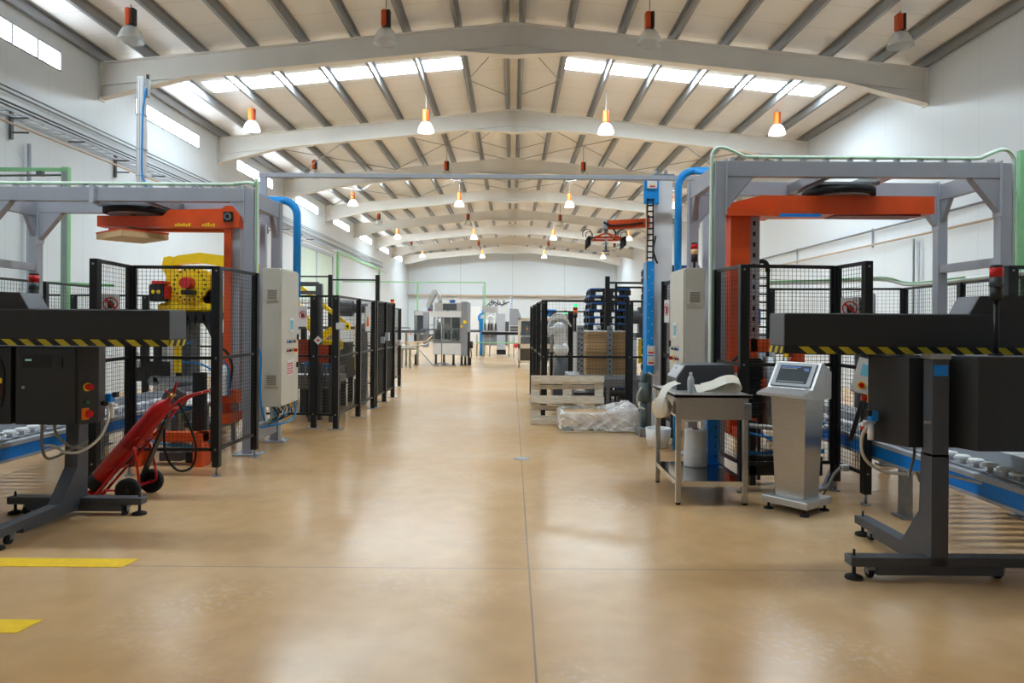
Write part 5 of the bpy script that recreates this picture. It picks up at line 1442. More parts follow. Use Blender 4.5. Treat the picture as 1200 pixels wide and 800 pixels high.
b = MB(); b.box(1.88, 2.5, 10.0, 10.36, 0, .12, .004); b.box(2.10, 2.4, 10.40, 10.6, 0, 1.0); b.box(1.95, 2.09, 10.22, 10.36, .12, .9); b.m(1).cyl((1.985, 10.2, .50), (1.985, 10.2, .78), .085, n=18); b.cyl((1.985, 10.2, .78), (1.985, 10.2, .95), .04, n=12); b.cyl((1.985, 10.2, .12), (1.985, 10.2, .5), .05, n=12); b.m(2).tube(curve([(1.93, 10.12, .72), (1.86, 10.1, .6), (1.88, 10.1, .45), (1.97, 10.1, .4)]), .012, 6); b.tube(curve([(2.0, 10.0, .95), (2.1, 9.98, .9), (2.16, 9.98, .98)]), .012, 6); b.build('base_drive', [M['galv'], mat('motor_green', lin(96, 112, 112), .5, 0, .05, 9), M['hosew']], t)
for zz, l in ((1.27, 'upper'), (1.12, 'lower')):
    plate_sign('warning_sign', l + ' white warning plate with yellow triangles on the blue palletiser cover', 'sign', (2.045, 10.015, zz), (0, -1), .12, .135,
               [(M['yellow'], 'warning_triangle', [(-.04, -.01), (-.005, -.01), (-.022, .025)]), (M['yellow'], 'warning_triangle', [(.005, -.01), (.04, -.01), (.022, .025)]), (M['redsig'], 'red_line', rect(-.042, .042, -.045, -.02))])
b = MB(); b.box(1.62, 1.70, 10.8, 10.88, 1.05, 1.5); b.m(1).box(1.74, 1.80, 10.8, 10.86, 0, 1.55); b.m(2).box(1.84, 1.88, 10.78, 10.84, .95, 1.42)
b = None
t = thing('gear_motor', 'grey gear motor behind the black fence beside the blue palletiser cover', 'motor', (2.1, 12.0, 1.4))
b = MB(); b.cyl((2.05, 11.9, 1.78), (2.40, 11.9, 1.78), .12, n=16); b.box(2.2, 2.35, 11.8, 12.0, 1.5, 1.95); b.box(2.15, 2.45, 11.8, 12.1, 1.42, 1.5); b.build('motor', M['mach'], t)
b = MB(); b.box(2.10, 2.16, 11.8, 11.86, 0, 1.42); b.box(2.4, 2.46, 11.8, 11.86, 0, 1.5); b.m(1).box(2.19, 2.24, 11.78, 11.82, .98, 1.4); b.m(2).box(2.08, 2.15, 11.76, 11.8, 1.05, 1.38); b.build('frame', [M['galv'], M['yellow'], M['white']], t)

# carton magazine
t = thing('carton_magazine', 'grey carton magazine table with perforated uprights behind the leaning pallet', 'machine', (1.7, 12.6, 0))
b = MB(); b.box(1.02, 2.32, 12.2, 13.1, .66, .74, .004); b.m(1).box(1.02, 2.32, 12.22, 12.26, .52, .66); b.build('table', [M['ltgrey'], M['galv']], t)
for x in (1.06, 1.7, 2.22):
    for y in (12.25, 13.0):
        b = MB(); b.box(x, x + .06, y, y + .06, 0, .66); b.build('leg', M['galv'], t)
b = MB(); b.box(1.1, 2.2, 12.28, 12.32, .22, .27); b.box(1.1, 2.2, 12.4, 12.9, .34, .4); b.build('lower_rail', M['mach'], t)
for x, y, w in ((1.70, 12.18, .10), (1.22, 12.30, .08), (1.235, 12.95, .08), (1.62, 13.05, .08), (2.2, 13.05, .08)):
    b = MB(); b.box(x, x + w, y, y + .03, .74, 1.62)
    b.m(1)
    for k in range(9): b.cyl((x + w / 2, y - .003, .80 + .095 * k), (x + w / 2, y, .80 + .095 * k), .016, n=8)
    b.build('perforated_upright', [M['galv'], M['black']], t)
cb = None
for k in range(26):
    z = .742 + k * .0298
    jx, jy = random.uniform(-.006, .006), random.uniform(-.012, .012)
    if cb is None:
        b = MB(); b.box(-.385, .385, -.35, .35, 0, .0262); cb = b.build('carton_blank', M['card'])
        o = cb
    else:
        o = cb.copy(); COL.objects.link(o)
    tag(o, 'flat brown carton blank in the stack on the grey magazine table', 'cardboard', 'carton blanks stacked on the magazine')
    o.location = (1.73 + jx, 12.62 + jy, z)
b = MB(); b.box(1.34, 2.12, 12.27, 12.97, 1.518, 1.527); tag(b.build('cover_sheet', M['white']), 'thin white cover sheet on top of the carton blank stack', 'sheet')

# stacks of black plastic pallets with blue edges
def plastic_pallet():
    t = thing('plastic_pallet', 'black plastic pallet with blue edge in the pile behind the carton blanks', 'pallet', (0, 0, 0), 'black plastic pallets piled behind the cartons')
    b = MB()
    b.box(-.42, .42, -.5, .5, .11, .15)
    for x in (-.38, 0, .38):
        for y in (-.45, 0, .45): b.box(x - .06, x + .06, y - .06, y + .06, .02, .11)
        b.box(x - .06, x + .06, -.5, .5, 0, .02)
    b.build('deck', M['palletblk'], t)
    b = MB(); b.box(-.425, -.18, -.506, -.5, .115, .148); b.box(.12, .425, -.506, -.5, .115, .148); b.box(-.426, -.42, -.506, .3, .115, .148); b.build('blue_edge', M['palletblue'], t)
    return t
pp0 = None
for k in range(16):
    if pp0 is None: pp0 = o = plastic_pallet()
    else: o = dup(pp0, (0, 0, 0), 0)
    o.location = (2.12 + random.uniform(-.03, .03), 15.3 + random.uniform(-.02, .02), .152 * k); o.rotation_euler = (0, 0, random.uniform(-.03, .03))
for k in range(18):
    o = dup(pp0, (2.98, 12.95, .152 * k), random.uniform(-.02, .02), 'black plastic pallet with blue edge in the tall pile beyond the blue palletiser cover')
    o['group'] = 'black plastic pallets piled by the palletiser'

stack_light('signal tower with a lit green top in front of the black plastic pallets', (1.29, 13.9, 1.5), .52, .045, ('lampgr', 'lampred', 'lensor'), .28, 'white')
b = MB(); b.box(1.25, 1.33, 13.86, 13.94, 0, 1.5); tag(b.build('tower_pole', M['plastic']), 'white pole carrying the signal tower with the lit green top', 'pole')
t = thing('labelling_robot', 'white robot arm with curved hoses behind the corner fence', 'robot', (1.05, 14.2, 0))
b = MB(); b.cyl((1.02, 14.2, 0), (1.02, 14.2, 1.0), .14, n=18); b.box(.85, 1.25, 14.0, 14.5, 0, .5); b.build('base', M['mach'], t)
b = MB(); b.ball((1.02, 14.15, 1.12), .16, 10); b.beam((1.02, 14.15, 1.15), (.98, 14.1, 1.5), .18, .2); b.ball((.98, 14.1, 1.55), .14, 10); b.beam((.98, 14.1, 1.55), (.72, 14.05, 1.48), .14, .14); b.build('arm', M['white'], t)
b = MB()
for k in range(3): b.tube(curve([(.72, 14 + .04 * k, 1.5), (.82, 14 + .04 * k, 1.72 + .04 * k), (1.05, 14 + .04 * k, 1.76 + .04 * k), (1.22, 14.1, 1.6)]), .018, 6)
b.m(1).box(.64, .72, 14.0, 14.1, 1.35, 1.5); b.build('hose', [M['hosew'], M['black']], t)
t = thing('glass_guard', 'steel and glass guard cabinet standing behind the corner fence', 'machine', (1.0, 17.5, 0))
b = MB(); b.box(.95, 1.02, 17, 17.06, 0, 1.9); b.box(1.5, 1.56, 17, 17.06, 0, 1.9); b.box(.95, 1.56, 17, 17.06, 1.84, 1.9); b.box(.95, 1.56, 17.0, 17.4, 0, .9); b.build('frame', M['steel2'], t)
b = MB(); b.box(1.02, 1.5, 17.02, 17.03, .9, 1.84); b.build('glass', M['glass'], t)

# weathered wooden pallet on its long edge, leaning back against the fence; its underside faces the camera
def wooden_pallet(label, name='wooden_pallet'):
    """lying flat, underside at z=0, long side along x; 1.2 x 0.8 x 0.144"""
    t = thing(name, label, 'pallet', (0, 0, 0))
    for y in (-.35, 0, .35):
        b = MB(); b.box(-.6, .6, y - .05, y + .05, 0, .022, .003); b.build('runner_board', M['wood'], t)
        for x in (-.5275, 0, .5275):
            b = MB(); b.box(x - .0725, x + .0725, y - .05, y + .05, .022, .100, .003); b.build('block', M['woodblue'], t)
    for x in (-.5275, 0, .5275):
        b = MB(); b.box(x - .0725, x + .0725, -.4, .4, .100, .122, .002); b.build('cross_board', M['wood'], t)
    for y in (-.33, -.21, 0, .13, .33):
        w = .07 if abs(y) > .3 or y == 0 else .035
        b = MB(); b.box(-.6, .6, y - w, y + w, .122, .144, .002); b.build('deck_board', M['wood'], t)
    return t
wp = wooden_pallet('weathered grey wooden pallet standing on its long edge against the corner fence')
# underside (-z) towards -y
wp.rotation_euler = (math.radians(-90 - 4 + 180 + 0), 0, 0)
wp.rotation_euler = (math.radians(-94), 0, 0)
wp.location = (.92, 11.18, .402)
lp = wooden_pallet('low wooden pallet lying flat under the film-wrapped cardboard')
lp.location = (1.36, 10.82, .0); lp.rotation_euler = (0, 0, math.radians(2))
cs = None
for k in range(5):
    if cs is None:
        b = MB(); b.box(-.53, .57, -.35, .35, 0, .024); cs = o = b.build('cardboard_sheet', M['cardlt'])
    else: o = cs.copy(); COL.objects.link(o)
    tag(o, 'pale cardboard sheet under the crumpled film on the low pallet', 'cardboard', 'cardboard sheets on the low pallet')
    o.location = (1.34 + random.uniform(-.008, .008), 10.82 + random.uniform(-.008, .008), .145 + .025 * k)
    o.rotation_euler = (0, 0, math.radians(2))

# crumpled stretch film draped over the low pallet
def film_wrap():
    V, F = [], []
    NU, NV = 150, 22
    rnd = random.Random(3)
    ph = [rnd.uniform(0, 6.28) for _ in range(12)]
    def cr(t): return 1 - 2 * abs(math.sin(t))            # sharp crease
    def noise(u, v):
        return (cr(4.5 * u + ph[0] + 2.2 * v) + .8 * cr(7.5 * u + ph[1] - 3.5 * v) + .6 * cr(13 * u + ph[2] + 6 * v) + .5 * math.sin(29 * u + ph[3] + 9 * v)) / 2.9
    for j in range(NV + 1):
        v = j / NV
        for i in range(NU):
            u = 2 * PI * i / NU
            cx, cy = math.cos(u), math.sin(u)
            k = min(1 / max(abs(cx) / .61, abs(cy) / .40, 1e-6), .70)
            right = max(0.0, cx)
            if v < .58:
                q = v / .58
                z0 = .05 + .045 * noise(u * .8, .3) - .05 * right
                z = z0 + (.285 - z0) * q
                r = k * (1.02 + .055 * noise(u, v * 3) * (1 - .5 * q) + .02 * noise(2 * u, 5 * v))
                r *= 1 + .16 * right ** 2 * (1 - q)
            else:
                q = (v - .58) / .42
                inset = .10 + .09 * (noise(u * .7, .2) + .3) + .62 * right ** .7
                r = k * (1 + .02 * noise(u, v * 3)) * (1 - inset * q)
                z = .285 + .016 * noise(u, v * 6) * (q > 0) + right ** 1.5 * (.15 * math.sin(PI * min(1, q * 1.05 + .12)) + .035 * noise(u * 2, v * 8)) + .006
            V.append((1.36 + r * cx, 10.81 + r * cy, max(z, .012)))
    for j in range(NV):
        for i in range(NU):
            a = j * NU + i; b_ = j * NU + (i + 1) % NU
            F.append((a, b_, b_ + NU, a + NU))
    b = MB(); b.add(V, F, False)
    return b.build('stretch_film', M['film'])
tag(film_wrap(), 'crumpled translucent stretch film draped over the low pallet of cardboard', 'plastic film')
b = MB(); b.lathe([(0, 0), (.13, 0), (.16, .12), (.17, .26), (.165, .26), (.155, .13), (.125, .012), (0, .012)], (1.98, 9.2, 0), n=24)
tag(b.build('white_tub', M['plastic']), 'white plastic tub on the floor behind the steel worktable', 'tub')
# ------------------------------------------------------------------ the wrapping cell beside the plain wall
labR = place(labeller('dark grey labelling machine seen from behind, blue sticker on its column', .24, .88, -.42, .72), (2.78, 4.47, 0), PI)
stack_light('red-topped signal tower on the labelling machine that has the blue sticker', (3.17, 4.47, 1.463), .42, .04, ('lampred', 'lampsm'), .36)
fence('black mesh guard fence between the steel worktable and the grey screen console', [(2.22, 7.42), (2.28, 6.74), (3.25, 6.84), (3.28, 6.31)], 2.25, .27, 1.26, .075, .042)
sign_no_entry('warning_sign', 'white no-hands prohibition sign on the fence above the grey screen console', (3.24, 6.55, 1.80), (-.35, -.94), .155, .24)
fence('black mesh fence stub beyond the blue conveyor, next to the rear labelling machine box', [(5.03, 6.9), (6.4, 6.85)], 2.27, .2, 1.26, .1, .05)
fence('black mesh fence run close to the plain wall, behind the orange arm', [(5.95, 7.9), (6.05, 9.2), (6.15, 10.7), (5.2, 10.95), (4.2, 11.1)], 2.25, .2, 1.2, .08, .055)
gantry('grey four-legged wrapper portal beside the beige cabinet with the signal tower', 2.24, 5.52, 7.55, 8.78, 3.47, -1)
wrapper_arm('orange wrapping arm with a plain straight beam, beside the plain wall', 3.87, 8.12, 3.44, -1, False)
control_cabinet('beige control cabinet on the portal beside the plain wall, a signal tower on top', 2.0, 2.235, 7.90, 8.58, .53, 2.31, -1)
stack_light('signal tower with red and pale amber lenses on top of the beige cabinet', (2.2, 8.26, 2.31), .42, .042, ('lampred', 'lampam'), .1)
conveyor('blue-railed roller conveyor under the plain straight orange arm', 3.39, 4.45, 3.2, 10.6, 3.39)

duct('cable_duct', 'blue cable duct bending down behind the cabinet with the signal tower', [(3.2, 9.0, 3.68), (2.40, 9.0, 3.68)] + arc((2.40, 9.0, 3.46), .22, PI / 2, PI, 'xz', 8) + [(2.18, 9.0, 3.3), (2.18, 9.0, 0)], .05, M['blue2'], group='blue cable ducts')

# vertical cable chain inside the cell
t = thing('cable_chain', 'black cable chain standing upright beside the perforated mast', 'cable chain', (3.05, 8.35, 0))
b = MB()
for x in (2.94, 3.12): b.box(x - .012, x + .012, 8.3, 8.36, .5, 2.32)
for k in range(17): b.box(2.94, 3.12, 8.31, 8.35, .62 + .1 * k, .64 + .1 * k)
b.build('links', M['black'], t)
b = MB(); b.tube(curve([(3.12, 8.33, 2.3), (3.1, 8.33, 2.4), (3.03, 8.33, 2.43), (2.95, 8.33, 2.36), (2.93, 8.33, 2.2)]), .03, 7); b.build('bend', M['black'], t)
b = MB(); b.cyl((2.98, 8.28, 1.65), (2.98, 8.28, 1.85), .035, n=12); b.build('cylinder', M['blue'], t)
t = thing('film_tensioner', 'orange film tensioner frame low behind the fence by the steel worktable', 'machine', (2.85, 7.85, 0))
b = MB(); b.box(2.62, 3.2, 7.5, 7.62, 1.36, 1.5); b.beam((2.65, 7.55, .9), (3.15, 7.55, 1.28), .08, .1); b.box(3.1, 3.22, 7.5, 7.65, .3, 1.5); b.box(2.60, 2.70, 7.5, 7.65, .3, 1.5); b.build('frame', M['orange'], t)
b = MB(); b.cyl((2.85, 7.56, .5), (2.85, 7.56, 1.3), .07, n=16); b.cyl((3.0, 7.5, .5), (3.0, 7.5, 1.3), .025, n=10); b.build('film_rod', M['galv'], t)
b = MB(); b.box(2.75, 3.05, 7.62, 7.75, .55, 1.2); b.build('motor_cover', M['black'], t)
b = MB(); b.tube(curve([(2.6, 7.45, .6), (2.8, 7.3, .42), (3.1, 7.35, .5), (3.25, 7.5, .42)]), .013, 7); b.m(1).tube(curve([(2.6, 7.4, .35), (2.9, 7.3, .3), (3.2, 7.35, .42), (3.3, 7.5, .6)]), .014, 7); b.build('hose', [M['bluehose'], M['hosew']], t)
t = thing('floor_rail', 'low black and blue rail on the floor behind the console-side fence', 'rail', (2.9, 7.25, 0))
b = MB(); b.m(0).box(2.42, 3.22, 7.05, 7.14, .10, .30, .004); b.m(1).tube([(2.42, 7.03, .33), (3.22, 7.03, .36)], .02, 8); b.m(2).tube(curve([(2.42, 7.03, .62), (2.7, 7.02, .60), (3.0, 7.02, .56), (3.22, 7.03, .60)]), .022, 8); b.m(1).tube(curve([(2.42, 7.0, .55), (2.7, 7.0, .50), (3.0, 7.0, .56), (3.22, 7.0, .66)]), .013, 7)
b.build('rail', [M['black'], M['bluehose'], M['hosew']], t)
for x in (2.5, 3.12):
    b = MB(); b.box(x - .03, x + .03, 7.05, 7.14, 0, .66); b.build('leg', M['black'], t)
t = thing('louvre_panel', 'black louvred guard panel standing behind the fence by the worktable corner', 'panel', (2.62, 7.3, 0))
b = MB(); b.box(2.50, 2.66, 7.28, 7.32, .66, 1.30)
for k in range(14): b.box(2.49, 2.67, 7.255, 7.28, .68 + .044 * k, .70 + .044 * k)
b.build('louvres', M['black'], t)
b = MB(); b.box(2.50, 2.53, 7.28, 7.32, 0, .66); b.build('leg', M['black'], t)
b = MB(); b.box(2.63, 2.66, 7.28, 7.32, 0, .66); b.build('leg', M['black'], t)
t = thing('light_barrier', 'grey light barrier posts with a yellow upright behind the screen console', 'post', (3.5, 9.3, 0))
b = MB(); b.m(0).box(3.88, 4.15, 10.75, 10.8, .55, 1.53); b.m(1).box(4.30, 4.37, 10.75, 10.81, 0, 1.6); b.m(0).box(4.39, 4.44, 10.75, 10.81, 0, 1.6); b.m(0).box(3.9, 3.97, 10.75, 10.8, 0, .55); b.build('profile', [M['ltgrey'], M['yellow']], t)
t = thing('terminal_box', 'dark louvred terminal box on a stand behind the sign on the console-side fence', 'box', (4.9, 9.6, 0))
b = MB(); b.box(4.75, 4.98, 9.5, 9.7, 1.35, 2.05, .01); b.m(1).box(4.98, 5.06, 9.5, 9.7, 1.3, 2.1)
for k in range(8): b.m(2).box(4.77, 4.96, 9.495, 9.5, 1.42 + .075 * k, 1.45 + .075 * k)
b.m(0).box(4.83, 4.9, 9.55, 9.62, 0, 1.35); b.build('body', [M['mach'], M['ltgrey'], M['black']], t)

# stainless worktable
X0, X1, Y0, Y1, ZT = 1.515, 2.175, 6.26, 7.18, 1.015
t = thing('worktable', 'stainless steel worktable with lower shelf, carrying the dark label printer', 'table', ((X0 + X1) / 2, (Y0 + Y1) / 2, 0))
b = MB(); b.box(X0 - .02, X1 + .03, Y0 - .02, Y1 + .02, ZT - .035, ZT - .006, .004); b.box(X0 - .02, X1 + .03, Y0 - .02, Y0 - .005, ZT - .035, ZT); b.box(X0 - .02, X0 - .005, Y0 - .02, Y1 + .02, ZT - .035, ZT); b.build('tabletop', M['steel2'], t)
for x in (X0, X1 - .045):
    for y in (Y0, Y1 - .045):
        b = MB(); b.box(x, x + .045, y, y + .045, .015, ZT - .035, .003); b.m(1).box(x + .004, x + .041, y + .004, y + .041, 0, .015); b.build('leg', [M['steel'], M['rubber']], t)
b = MB(); b.box(X0 + .045, X1 - .045, Y0 + .005, Y0 + .02, ZT - .235, ZT - .035); b.build('front_apron', M['steel'], t)
b = MB(); b.box(X0 + .045, X1 - .045, Y1 - .02, Y1 - .005, ZT - .12, ZT - .035); b.build('rear_apron', M['steel'], t)
b = MB(); b.box(X0 + .005, X0 + .02, Y0 + .045, Y1 - .045, ZT - .2, ZT - .035); b.build('side_apron', M['steel'], t)
b = MB(); b.box(X1 - .02, X1 - .005, Y0 + .045, Y1 - .045, ZT - .2, ZT - .035); b.build('side_apron', M['steel'], t)
b = MB(); b.box(X0 + .01, X1 - .01, Y0 + .01, Y1 - .01, .20, .215); b.box(X0 + .045, X1 - .045, Y0 + .003, Y0 + .018, .17, .215); b.box(X0 + .003, X0 + .018, Y0 + .045, Y1 - .045, .17, .215); b.box(X1 - .018, X1 - .003, Y0 + .045, Y1 - .045, .17, .215); b.build('lower_shelf', M['polished'], t)
b = MB(); b.box(X1 - .045, X1 + .02, Y0 - .03, Y0, ZT - .23, ZT - .08, .004); b.build('socket_plate', M['galv'], t)

t = thing('label_printer', 'dark slate label printer with a sloped end on the steel worktable', 'printer', (1.9, 6.85, ZT - .006))
zb = ZT - .006
b = MB(); b.prism([(1.615, zb), (1.615, zb + .115), (1.70, zb + .245), (2.165, zb + .25), (2.18, zb + .22), (2.18, zb)], 'y', 6.68, 7.08); b.build('housing', M['dark2'], t)
b = MB(); b.prism([(1.613, zb + .12), (1.612, zb + .122), (1.69, zb + .238), (1.692, zb + .236)], 'y', 6.70, 7.06); b.build('sloped_panel', M['ltgrey'], t)
b = MB(); b.box(1.66, 1.68, 6.9, 6.96, zb + .195, zb + .215); b.m(1).cyl((1.65, 6.78, zb + .165), (1.642, 6.78, zb + .17), .012, n=10); b.build('indicator', [M['white'], M['ltgrey']], t)
b = MB(); b.box(1.75, 2.16, 6.676, 6.68, zb + .015, zb + .225, .0); b.m(1).box(1.608, 1.616, 6.72, 6.98, zb + .06, zb + .085); b.build('side_cover', [M['dark2'], M['black']], t)

t = thing('water_bottle', 'small clear plastic bottle standing on the steel worktable', 'bottle', (1.685, 6.42, zb))
b = MB(); b.lathe([(0, 0), (.030, 0), (.032, .008), (.032, .04), (.030, .045), (.032, .05), (.032, .12), (.028, .14), (.014, .165), (.013, .172)], (1.685, 6.42, zb), n=20); b.build('body', M['clear'], t)
b = MB(); b.cyl((1.685, 6.42, zb + .172), (1.685, 6.42, zb + .195), .015, n=14); b.build('cap', M['clear'], t)

t = thing('label_roll', 'roll of backing paper on a spindle at the end of the steel worktable', 'label roll', (1.47, 6.62, .86))
b = MB(); RA = Vector((.80, .60, 0)); RC = Vector((1.405, 6.49, .862)); b.lathe([(.04, 0), (.098, 0), (.1, .003), (.1, .06), (.098, .063), (.04, .063)], RC, RA, 32, caps=False); b.build('roll', M['papercr'], t)
b = MB(); b.lathe([(.0, -.02), (.012, -.02), (.012, .14), (0, .14)], RC, RA, 12); b.m(1).lathe([(.012, -.002), (.04, -.002), (.04, .066), (.012, .066)], RC, RA, 20, caps=False); b.build('spindle', [M['steel'], M['card']], t)
path = curve([(0, 6.62 - .112, .862), (0, 6.61 - .09, .93), (0, 6.60, 1.02), (0, 6.68, 1.055), (0, 6.76, 1.075)], 6)
# backing strip running from the printer slot, over the edge, onto the roll
pp = curve([(1.655, 6.72, 1.085), (1.57, 6.61, 1.08), (1.48, 6.49, 1.055), (1.42, 6.41, 1.00), (1.388, 6.375, .93), (1.378, 6.365, .86), (1.39, 6.375, .80)], 6)
b = MB()
b.rings([[Vector(p) + Vector(o) for o in ((-.024, .018, .014), (.024, -.018, -.010), (.024, -.0165, -.0085), (-.024, .0195, .0155))] for p in pp]); b.build('backing_strip', M['paper'], t)

t = thing('label_strip', 'curled strip of white labels lying in front of the dark printer', 'label strip', (2.0, 6.45, zb))
pp = curve([(1.74, 6.46, zb + .004), (1.85, 6.46, zb + .004), (2.0, 6.45, zb + .006), (2.13, 6.44, zb + .012), (2.155, 6.44, zb + .06), (2.10, 6.44, zb + .095), (2.0, 6.45, zb + .085), (1.90, 6.46, zb + .04), (1.80, 6.47, zb + .012)], 6)
b = MB(); b.rings([[Vector(p) + Vector((0, o, .035 + o * .75)) for o in (-.045, .045)] + [Vector(p) + Vector((0, .0465, .035 + .045 * .75)), Vector(p) + Vector((0, -.0435, .035 - .045 * .75))] for p in pp]); b.build('strip', M['paper'], t)
b = MB(); b.rings([[Vector(p) + Vector((.003, o, .038 + o * .75)) for o in (-.045, .045)] + [Vector(p) + Vector((.003, .0465, .038 + .045 * .75)), Vector(p) + Vector((.003, -.0435, .038 - .045 * .75))] for p in pp[12:36]]); b.build('backing', M['papercr'], t)
b = MB(); b.prism([(2.11, 6.62), (2.19, 6.50), (2.15, 6.46), (2.03, 6.6)], 'z', zb + .001, zb + .006); tag(b.build('paper_scrap', M['paper']), 'flat white paper scrap on the worktable beside the curled label strip', 'paper')

t = thing('film_roll', 'upright roll of clear stretch film on the lower shelf of the worktable', 'film roll', (1.88, 6.96, .217))
b = MB(); b.lathe([(.035, 0), (.116, 0), (.118, .006), (.118, .18), (.114, .185), (.112, .19), (.112, .36), (.105, .37), (.035, .37)], (1.88, 6.96, .217), n=36, caps=False); b.build('film', M['filmroll'], t)
b = MB(); b.lathe([(.03, 0), (.037, 0), (.037, .38), (.03, .38)], (1.88, 6.96, .217), n=20, caps=False); b.build('core', M['card'], t)
t = thing('film_holder', 'blue perforated film holder standing behind the clear film roll', 'holder', (2.08, 7.05, .217))
b = MB(); b.box(2.02, 2.135, 7.03, 7.10, .217, .80, .004)
b.m(1).box(2.025, 2.13, 7.032, 7.098, .80, .805)
for k in range(5): b.m(2).cyl((2.10, 7.026, .3 + .1 * k), (2.10, 7.03, .3 + .1 * k), .010, n=8)
b.m(0).box(2.005, 2.145, 7.01, 7.12, .217, .227); b.build('post', [M['blue'], M['white'], M['black']], t)

# touch-screen console, turned towards the aisle
t = thing('screen_console', 'brushed steel touch-screen console on a square base beside the worktable', 'console', (0, 0, 0))
b = MB(); b.box(-.215, .215, -.215, .215, .065, .125, .004); b.build('base_plate', M['steel2'], t)
for x in (-.17, .17):
    for y in (-.17, .17):
        f = MB(); f.lathe([(0, 0), (.042, 0), (.038, .012), (.012, .02), (.009, .065)], (x, y, 0), n=16); f.build('levelling_foot', M['rubber'], t)
def rg(w, y0, y1, z): return [(-w, y0, z), (w, y0, z), (w, y1, z), (-w, y1, z)]
b = MB(); b.rings([rg(.135, -.125, .125, .125), rg(.165, -.155, .16, 1.02)]); b.build('pedestal', M['steel'], t)
b = MB(); pr = [(-.305, 1.03), (-.305, 1.05), (-.135, 1.085), (.02, 1.315), (.05, 1.32), (.19, 1.235), (.19, 1.0), (-.10, 1.0)]
b.prism(pr, 'x', -.215, .215)
hd = b.build('head', M['steel2'], t)
b = MB(); b.prism([(-.30, 1.052), (-.135, 1.087), (-.135, 1.092), (-.30, 1.056)], 'x', -.21, .21); b.build('keyboard_shelf', M['steel2'], t)
sl = Vector((0, .155, .23)).normalized(); nn = Vector((0, -.23, .155)).normalized(); o0 = Vector((0, -.135, 1.085))
def sp(x, a, h): return Vector((x, 0, 0)) + o0 + sl * a + nn * h
def slab(x0, x1, a0, a1, h0, h1, m, nm, par):
    b = MB(); b.rings([[sp(x0, a0, h), sp(x1, a0, h), sp(x1, a1, h), sp(x0, a1, h)] for h in (h0, h1)]); return b.build(nm, m, par)
scn = slab(-.185, .185, .025, .262, 0, .016, M['ltgrey'], 'screen_frame', t)
slab(-.145, .145, .055, .235, .016, .018, M['screen'], 'screen', scn)
b = MB()
for k, (xa, xb, a, m) in enumerate(((-.13, .05, .215, 0), (-.13, .02, .20, 1), (.08, .13, .20, 0), (.09, .13, .185, 0), (-.13, .12, .065, 1))):
    b.m(m).rings([[sp(xa, a, h), sp(xb, a, h), sp(xb, a + .008, h), sp(xa, a + .008, h)] for h in (.018, .019)])
b.build('screen_text', [mat('screen_blue', lin(60, 110, 190), .3, 0, 0, emit=lin(60, 110, 190), estr=.3), mat('screen_grey', lin(140, 150, 150), .3, 0, 0)], scn)
place(t, (2.57, 6.14, 0), math.radians(-52))
b = MB(); b.tube(curve([(2.72, 6.27, .13), (2.95, 6.42, .12), (3.08, 6.50, .24), (3.16, 6.55, .29)]), .014, 7); b.m(1).tube(curve([(2.7, 6.3, .35), (2.76, 6.36, .2), (2.86, 6.45, .06), (2.98, 6.5, .05), (3.05, 6.54, .2), (3.16, 6.57, .28)]), .008, 6)
tag(b.build('power_cord', [M['hoseg'], M['black']]), 'grey power cord from the console base up to the white socket', 'cord')
t = thing('socket_box', 'white socket box on the low fence rail beside the console', 'socket', (3.31, 6.56, .29))
b = MB(); b.box(3.165, 3.235, 6.52, 6.58, .26, .32, .006); b.build('box', M['plastic'], t)
b = MB(); b.cyl((3.162, 6.55, .29), (3.166, 6.55, .29), .018, n=12); b.build('outlet', M['black'], t)
b = MB(); b.prism([(3.17, .0), (3.24, .0), (3.30, .20), (3.26, .20)], 'y', 6.88, 6.98); b.box(3.10, 3.22, 6.86, 7.0, 0, .012)
tag(b.build('floor_bracket', M['ltgrey']), 'small light grey angled bracket on the floor behind the white socket box', 'bracket')

# white operator panel on the fence post
t = thing('operator_panel', 'white operator panel with small screen and red stop button on the fence post', 'control panel', (0, 0, 0))
b = MB(); b.prism([(-.02, -.155), (.02, -.165), (.035, .145), (-.02, .155)], 'x', -.12, .12); b.build('housing', M['plastic'], t)
b = MB(); b.box(-.075, .075, -.025, -.02, .0, .10); b.build('screen', M['lcdb'], t)
b = MB(); b.m(0).cyl((-.04, -.02, -.09), (-.04, -.026, -.09), .034, n=16); b.m(1).cyl((-.04, -.026, -.09), (-.04, -.06, -.09), .022, n=14); b.build('stop_button', [M['yellow'], M['lampred']], t)
b = MB(); b.cyl((0, .03, -.6), (0, .03, .05), .02, n=10); b.box(-.03, .03, .0, .04, -.2, .05); b.build('bracket', M['black'], t)
place(t, (3.23, 6.17, 1.19), math.radians(-28)); t.rotation_euler = (math.radians(-6), math.radians(14), math.radians(-28))

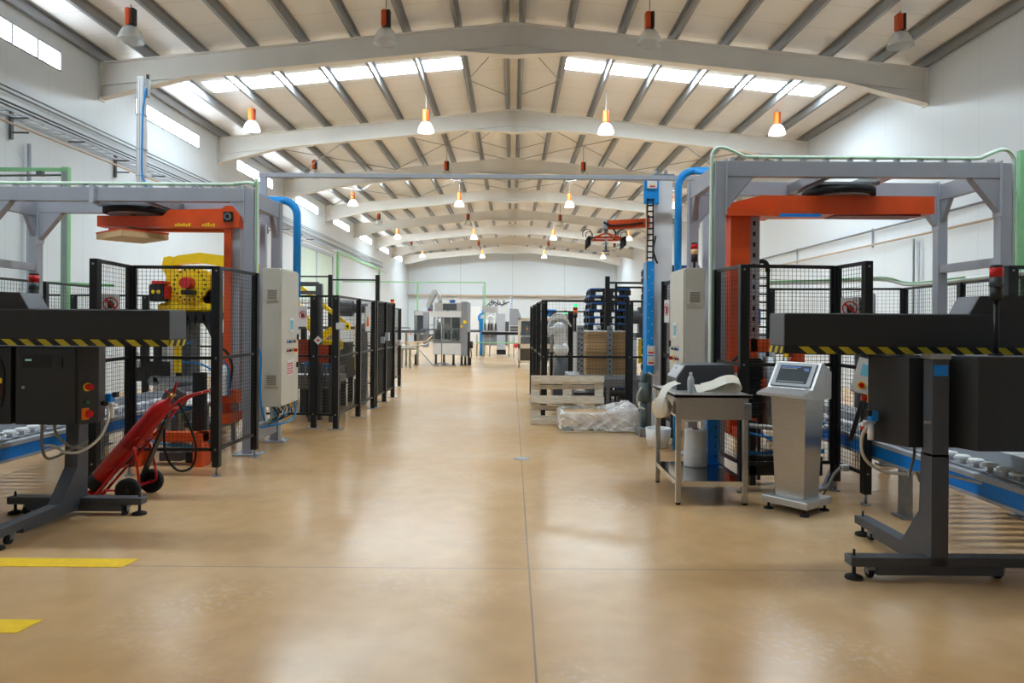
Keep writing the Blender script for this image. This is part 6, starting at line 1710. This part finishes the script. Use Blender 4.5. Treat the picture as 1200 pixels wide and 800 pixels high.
# pipework on the plain wall
pipe('upper grey pipe along the plain wall', [(8.93, 6, 4.02), (8.93, 40, 4.02)], .025, M['greypipe'])
pipe('lower tan pipe along the plain wall', [(8.90, 6, 3.66), (8.90, 40, 3.66)], .025, M['brownpipe'])
pipe('first vertical pipe on the plain wall behind the orange arm', [(8.93, 15.2, 0.2), (8.93, 15.2, 3.6)], .025, M['greypipe'])
pipe('second vertical pipe on the plain wall, beside the first', [(8.93, 15.0, 0.2), (8.93, 15.0, 3.5)], .02, M['ltgrey'])
for k in range(5):
    b = MB(); b.box(8.95, 8.995, 8 + 4.5 * k, 8.03 + 4.5 * k, 3.6, 4.08); tag(b.build('pipe_mount', M['ltgrey']), 'grey pipe bracket on the plain wall', 'bracket', 'pipe brackets on the plain wall')
t = thing('cable_trunking', 'green vertical cable trunking by the corner post of the grey portal', 'cable trunking', (6.05, 8.0, 0))
b = MB(); b.m(0).box(6.02, 6.12, 8.1, 8.16, 0, 3.75); b.build('duct', [M['green'], M['ltgrey']], t)
b = MB(); b.tube(curve([(4.2, 11.2, 2.34), (5.0, 11.1, 2.36), (5.9, 10.95, 2.40), (6.2, 10.6, 2.30), (6.12, 9.2, 2.29), (6.02, 8.0, 2.29)]), .03, 8); b.m(1).tube(curve([(4.2, 11.16, 2.37), (5.0, 11.06, 2.39), (5.9, 10.9, 2.43), (6.18, 10.6, 2.33), (6.1, 9.2, 2.32)]), .01, 6)
tag(b.build('cable_run', [M['palegreen'], M['green']]), 'pale green cable run on top of the fence by the plain wall', 'cable')
# ------------------------------------------------------------------ camera, world, colour
cam = bpy.data.cameras.new('camera'); cam.lens = 24.0; cam.sensor_width = 36.0; cam.clip_end = 200
cam.shift_y = -21 / 1200.0
co = bpy.data.objects.new('camera', cam); COL.objects.link(co)
co.location = (0, 0, 1.65); co.rotation_euler = (PI / 2, -.007, 0)
SC.camera = co
w = bpy.data.worlds.new('world'); SC.world = w; w.use_nodes = True
w.node_tree.nodes['Background'].inputs['Color'].default_value = (.75, .85, 1, 1)
w.node_tree.nodes['Background'].inputs['Strength'].default_value = 1.0
SC.view_settings.view_transform = 'Standard'
SC.view_settings.look = 'None'
SC.view_settings.gamma = 1.0
SC.view_settings.use_curve_mapping = False
SC.view_settings.exposure = 0.15
SC.cycles.use_denoising = True
SC.cycles.max_bounces = 8
SC.cycles.diffuse_bounces = 5
SC.cycles.glossy_bounces = 4
SC.cycles.transparent_max_bounces = 16
SC.cycles.sample_clamp_indirect = 6.0
SC.cycles.caustics_reflective = False
SC.cycles.caustics_refractive = False
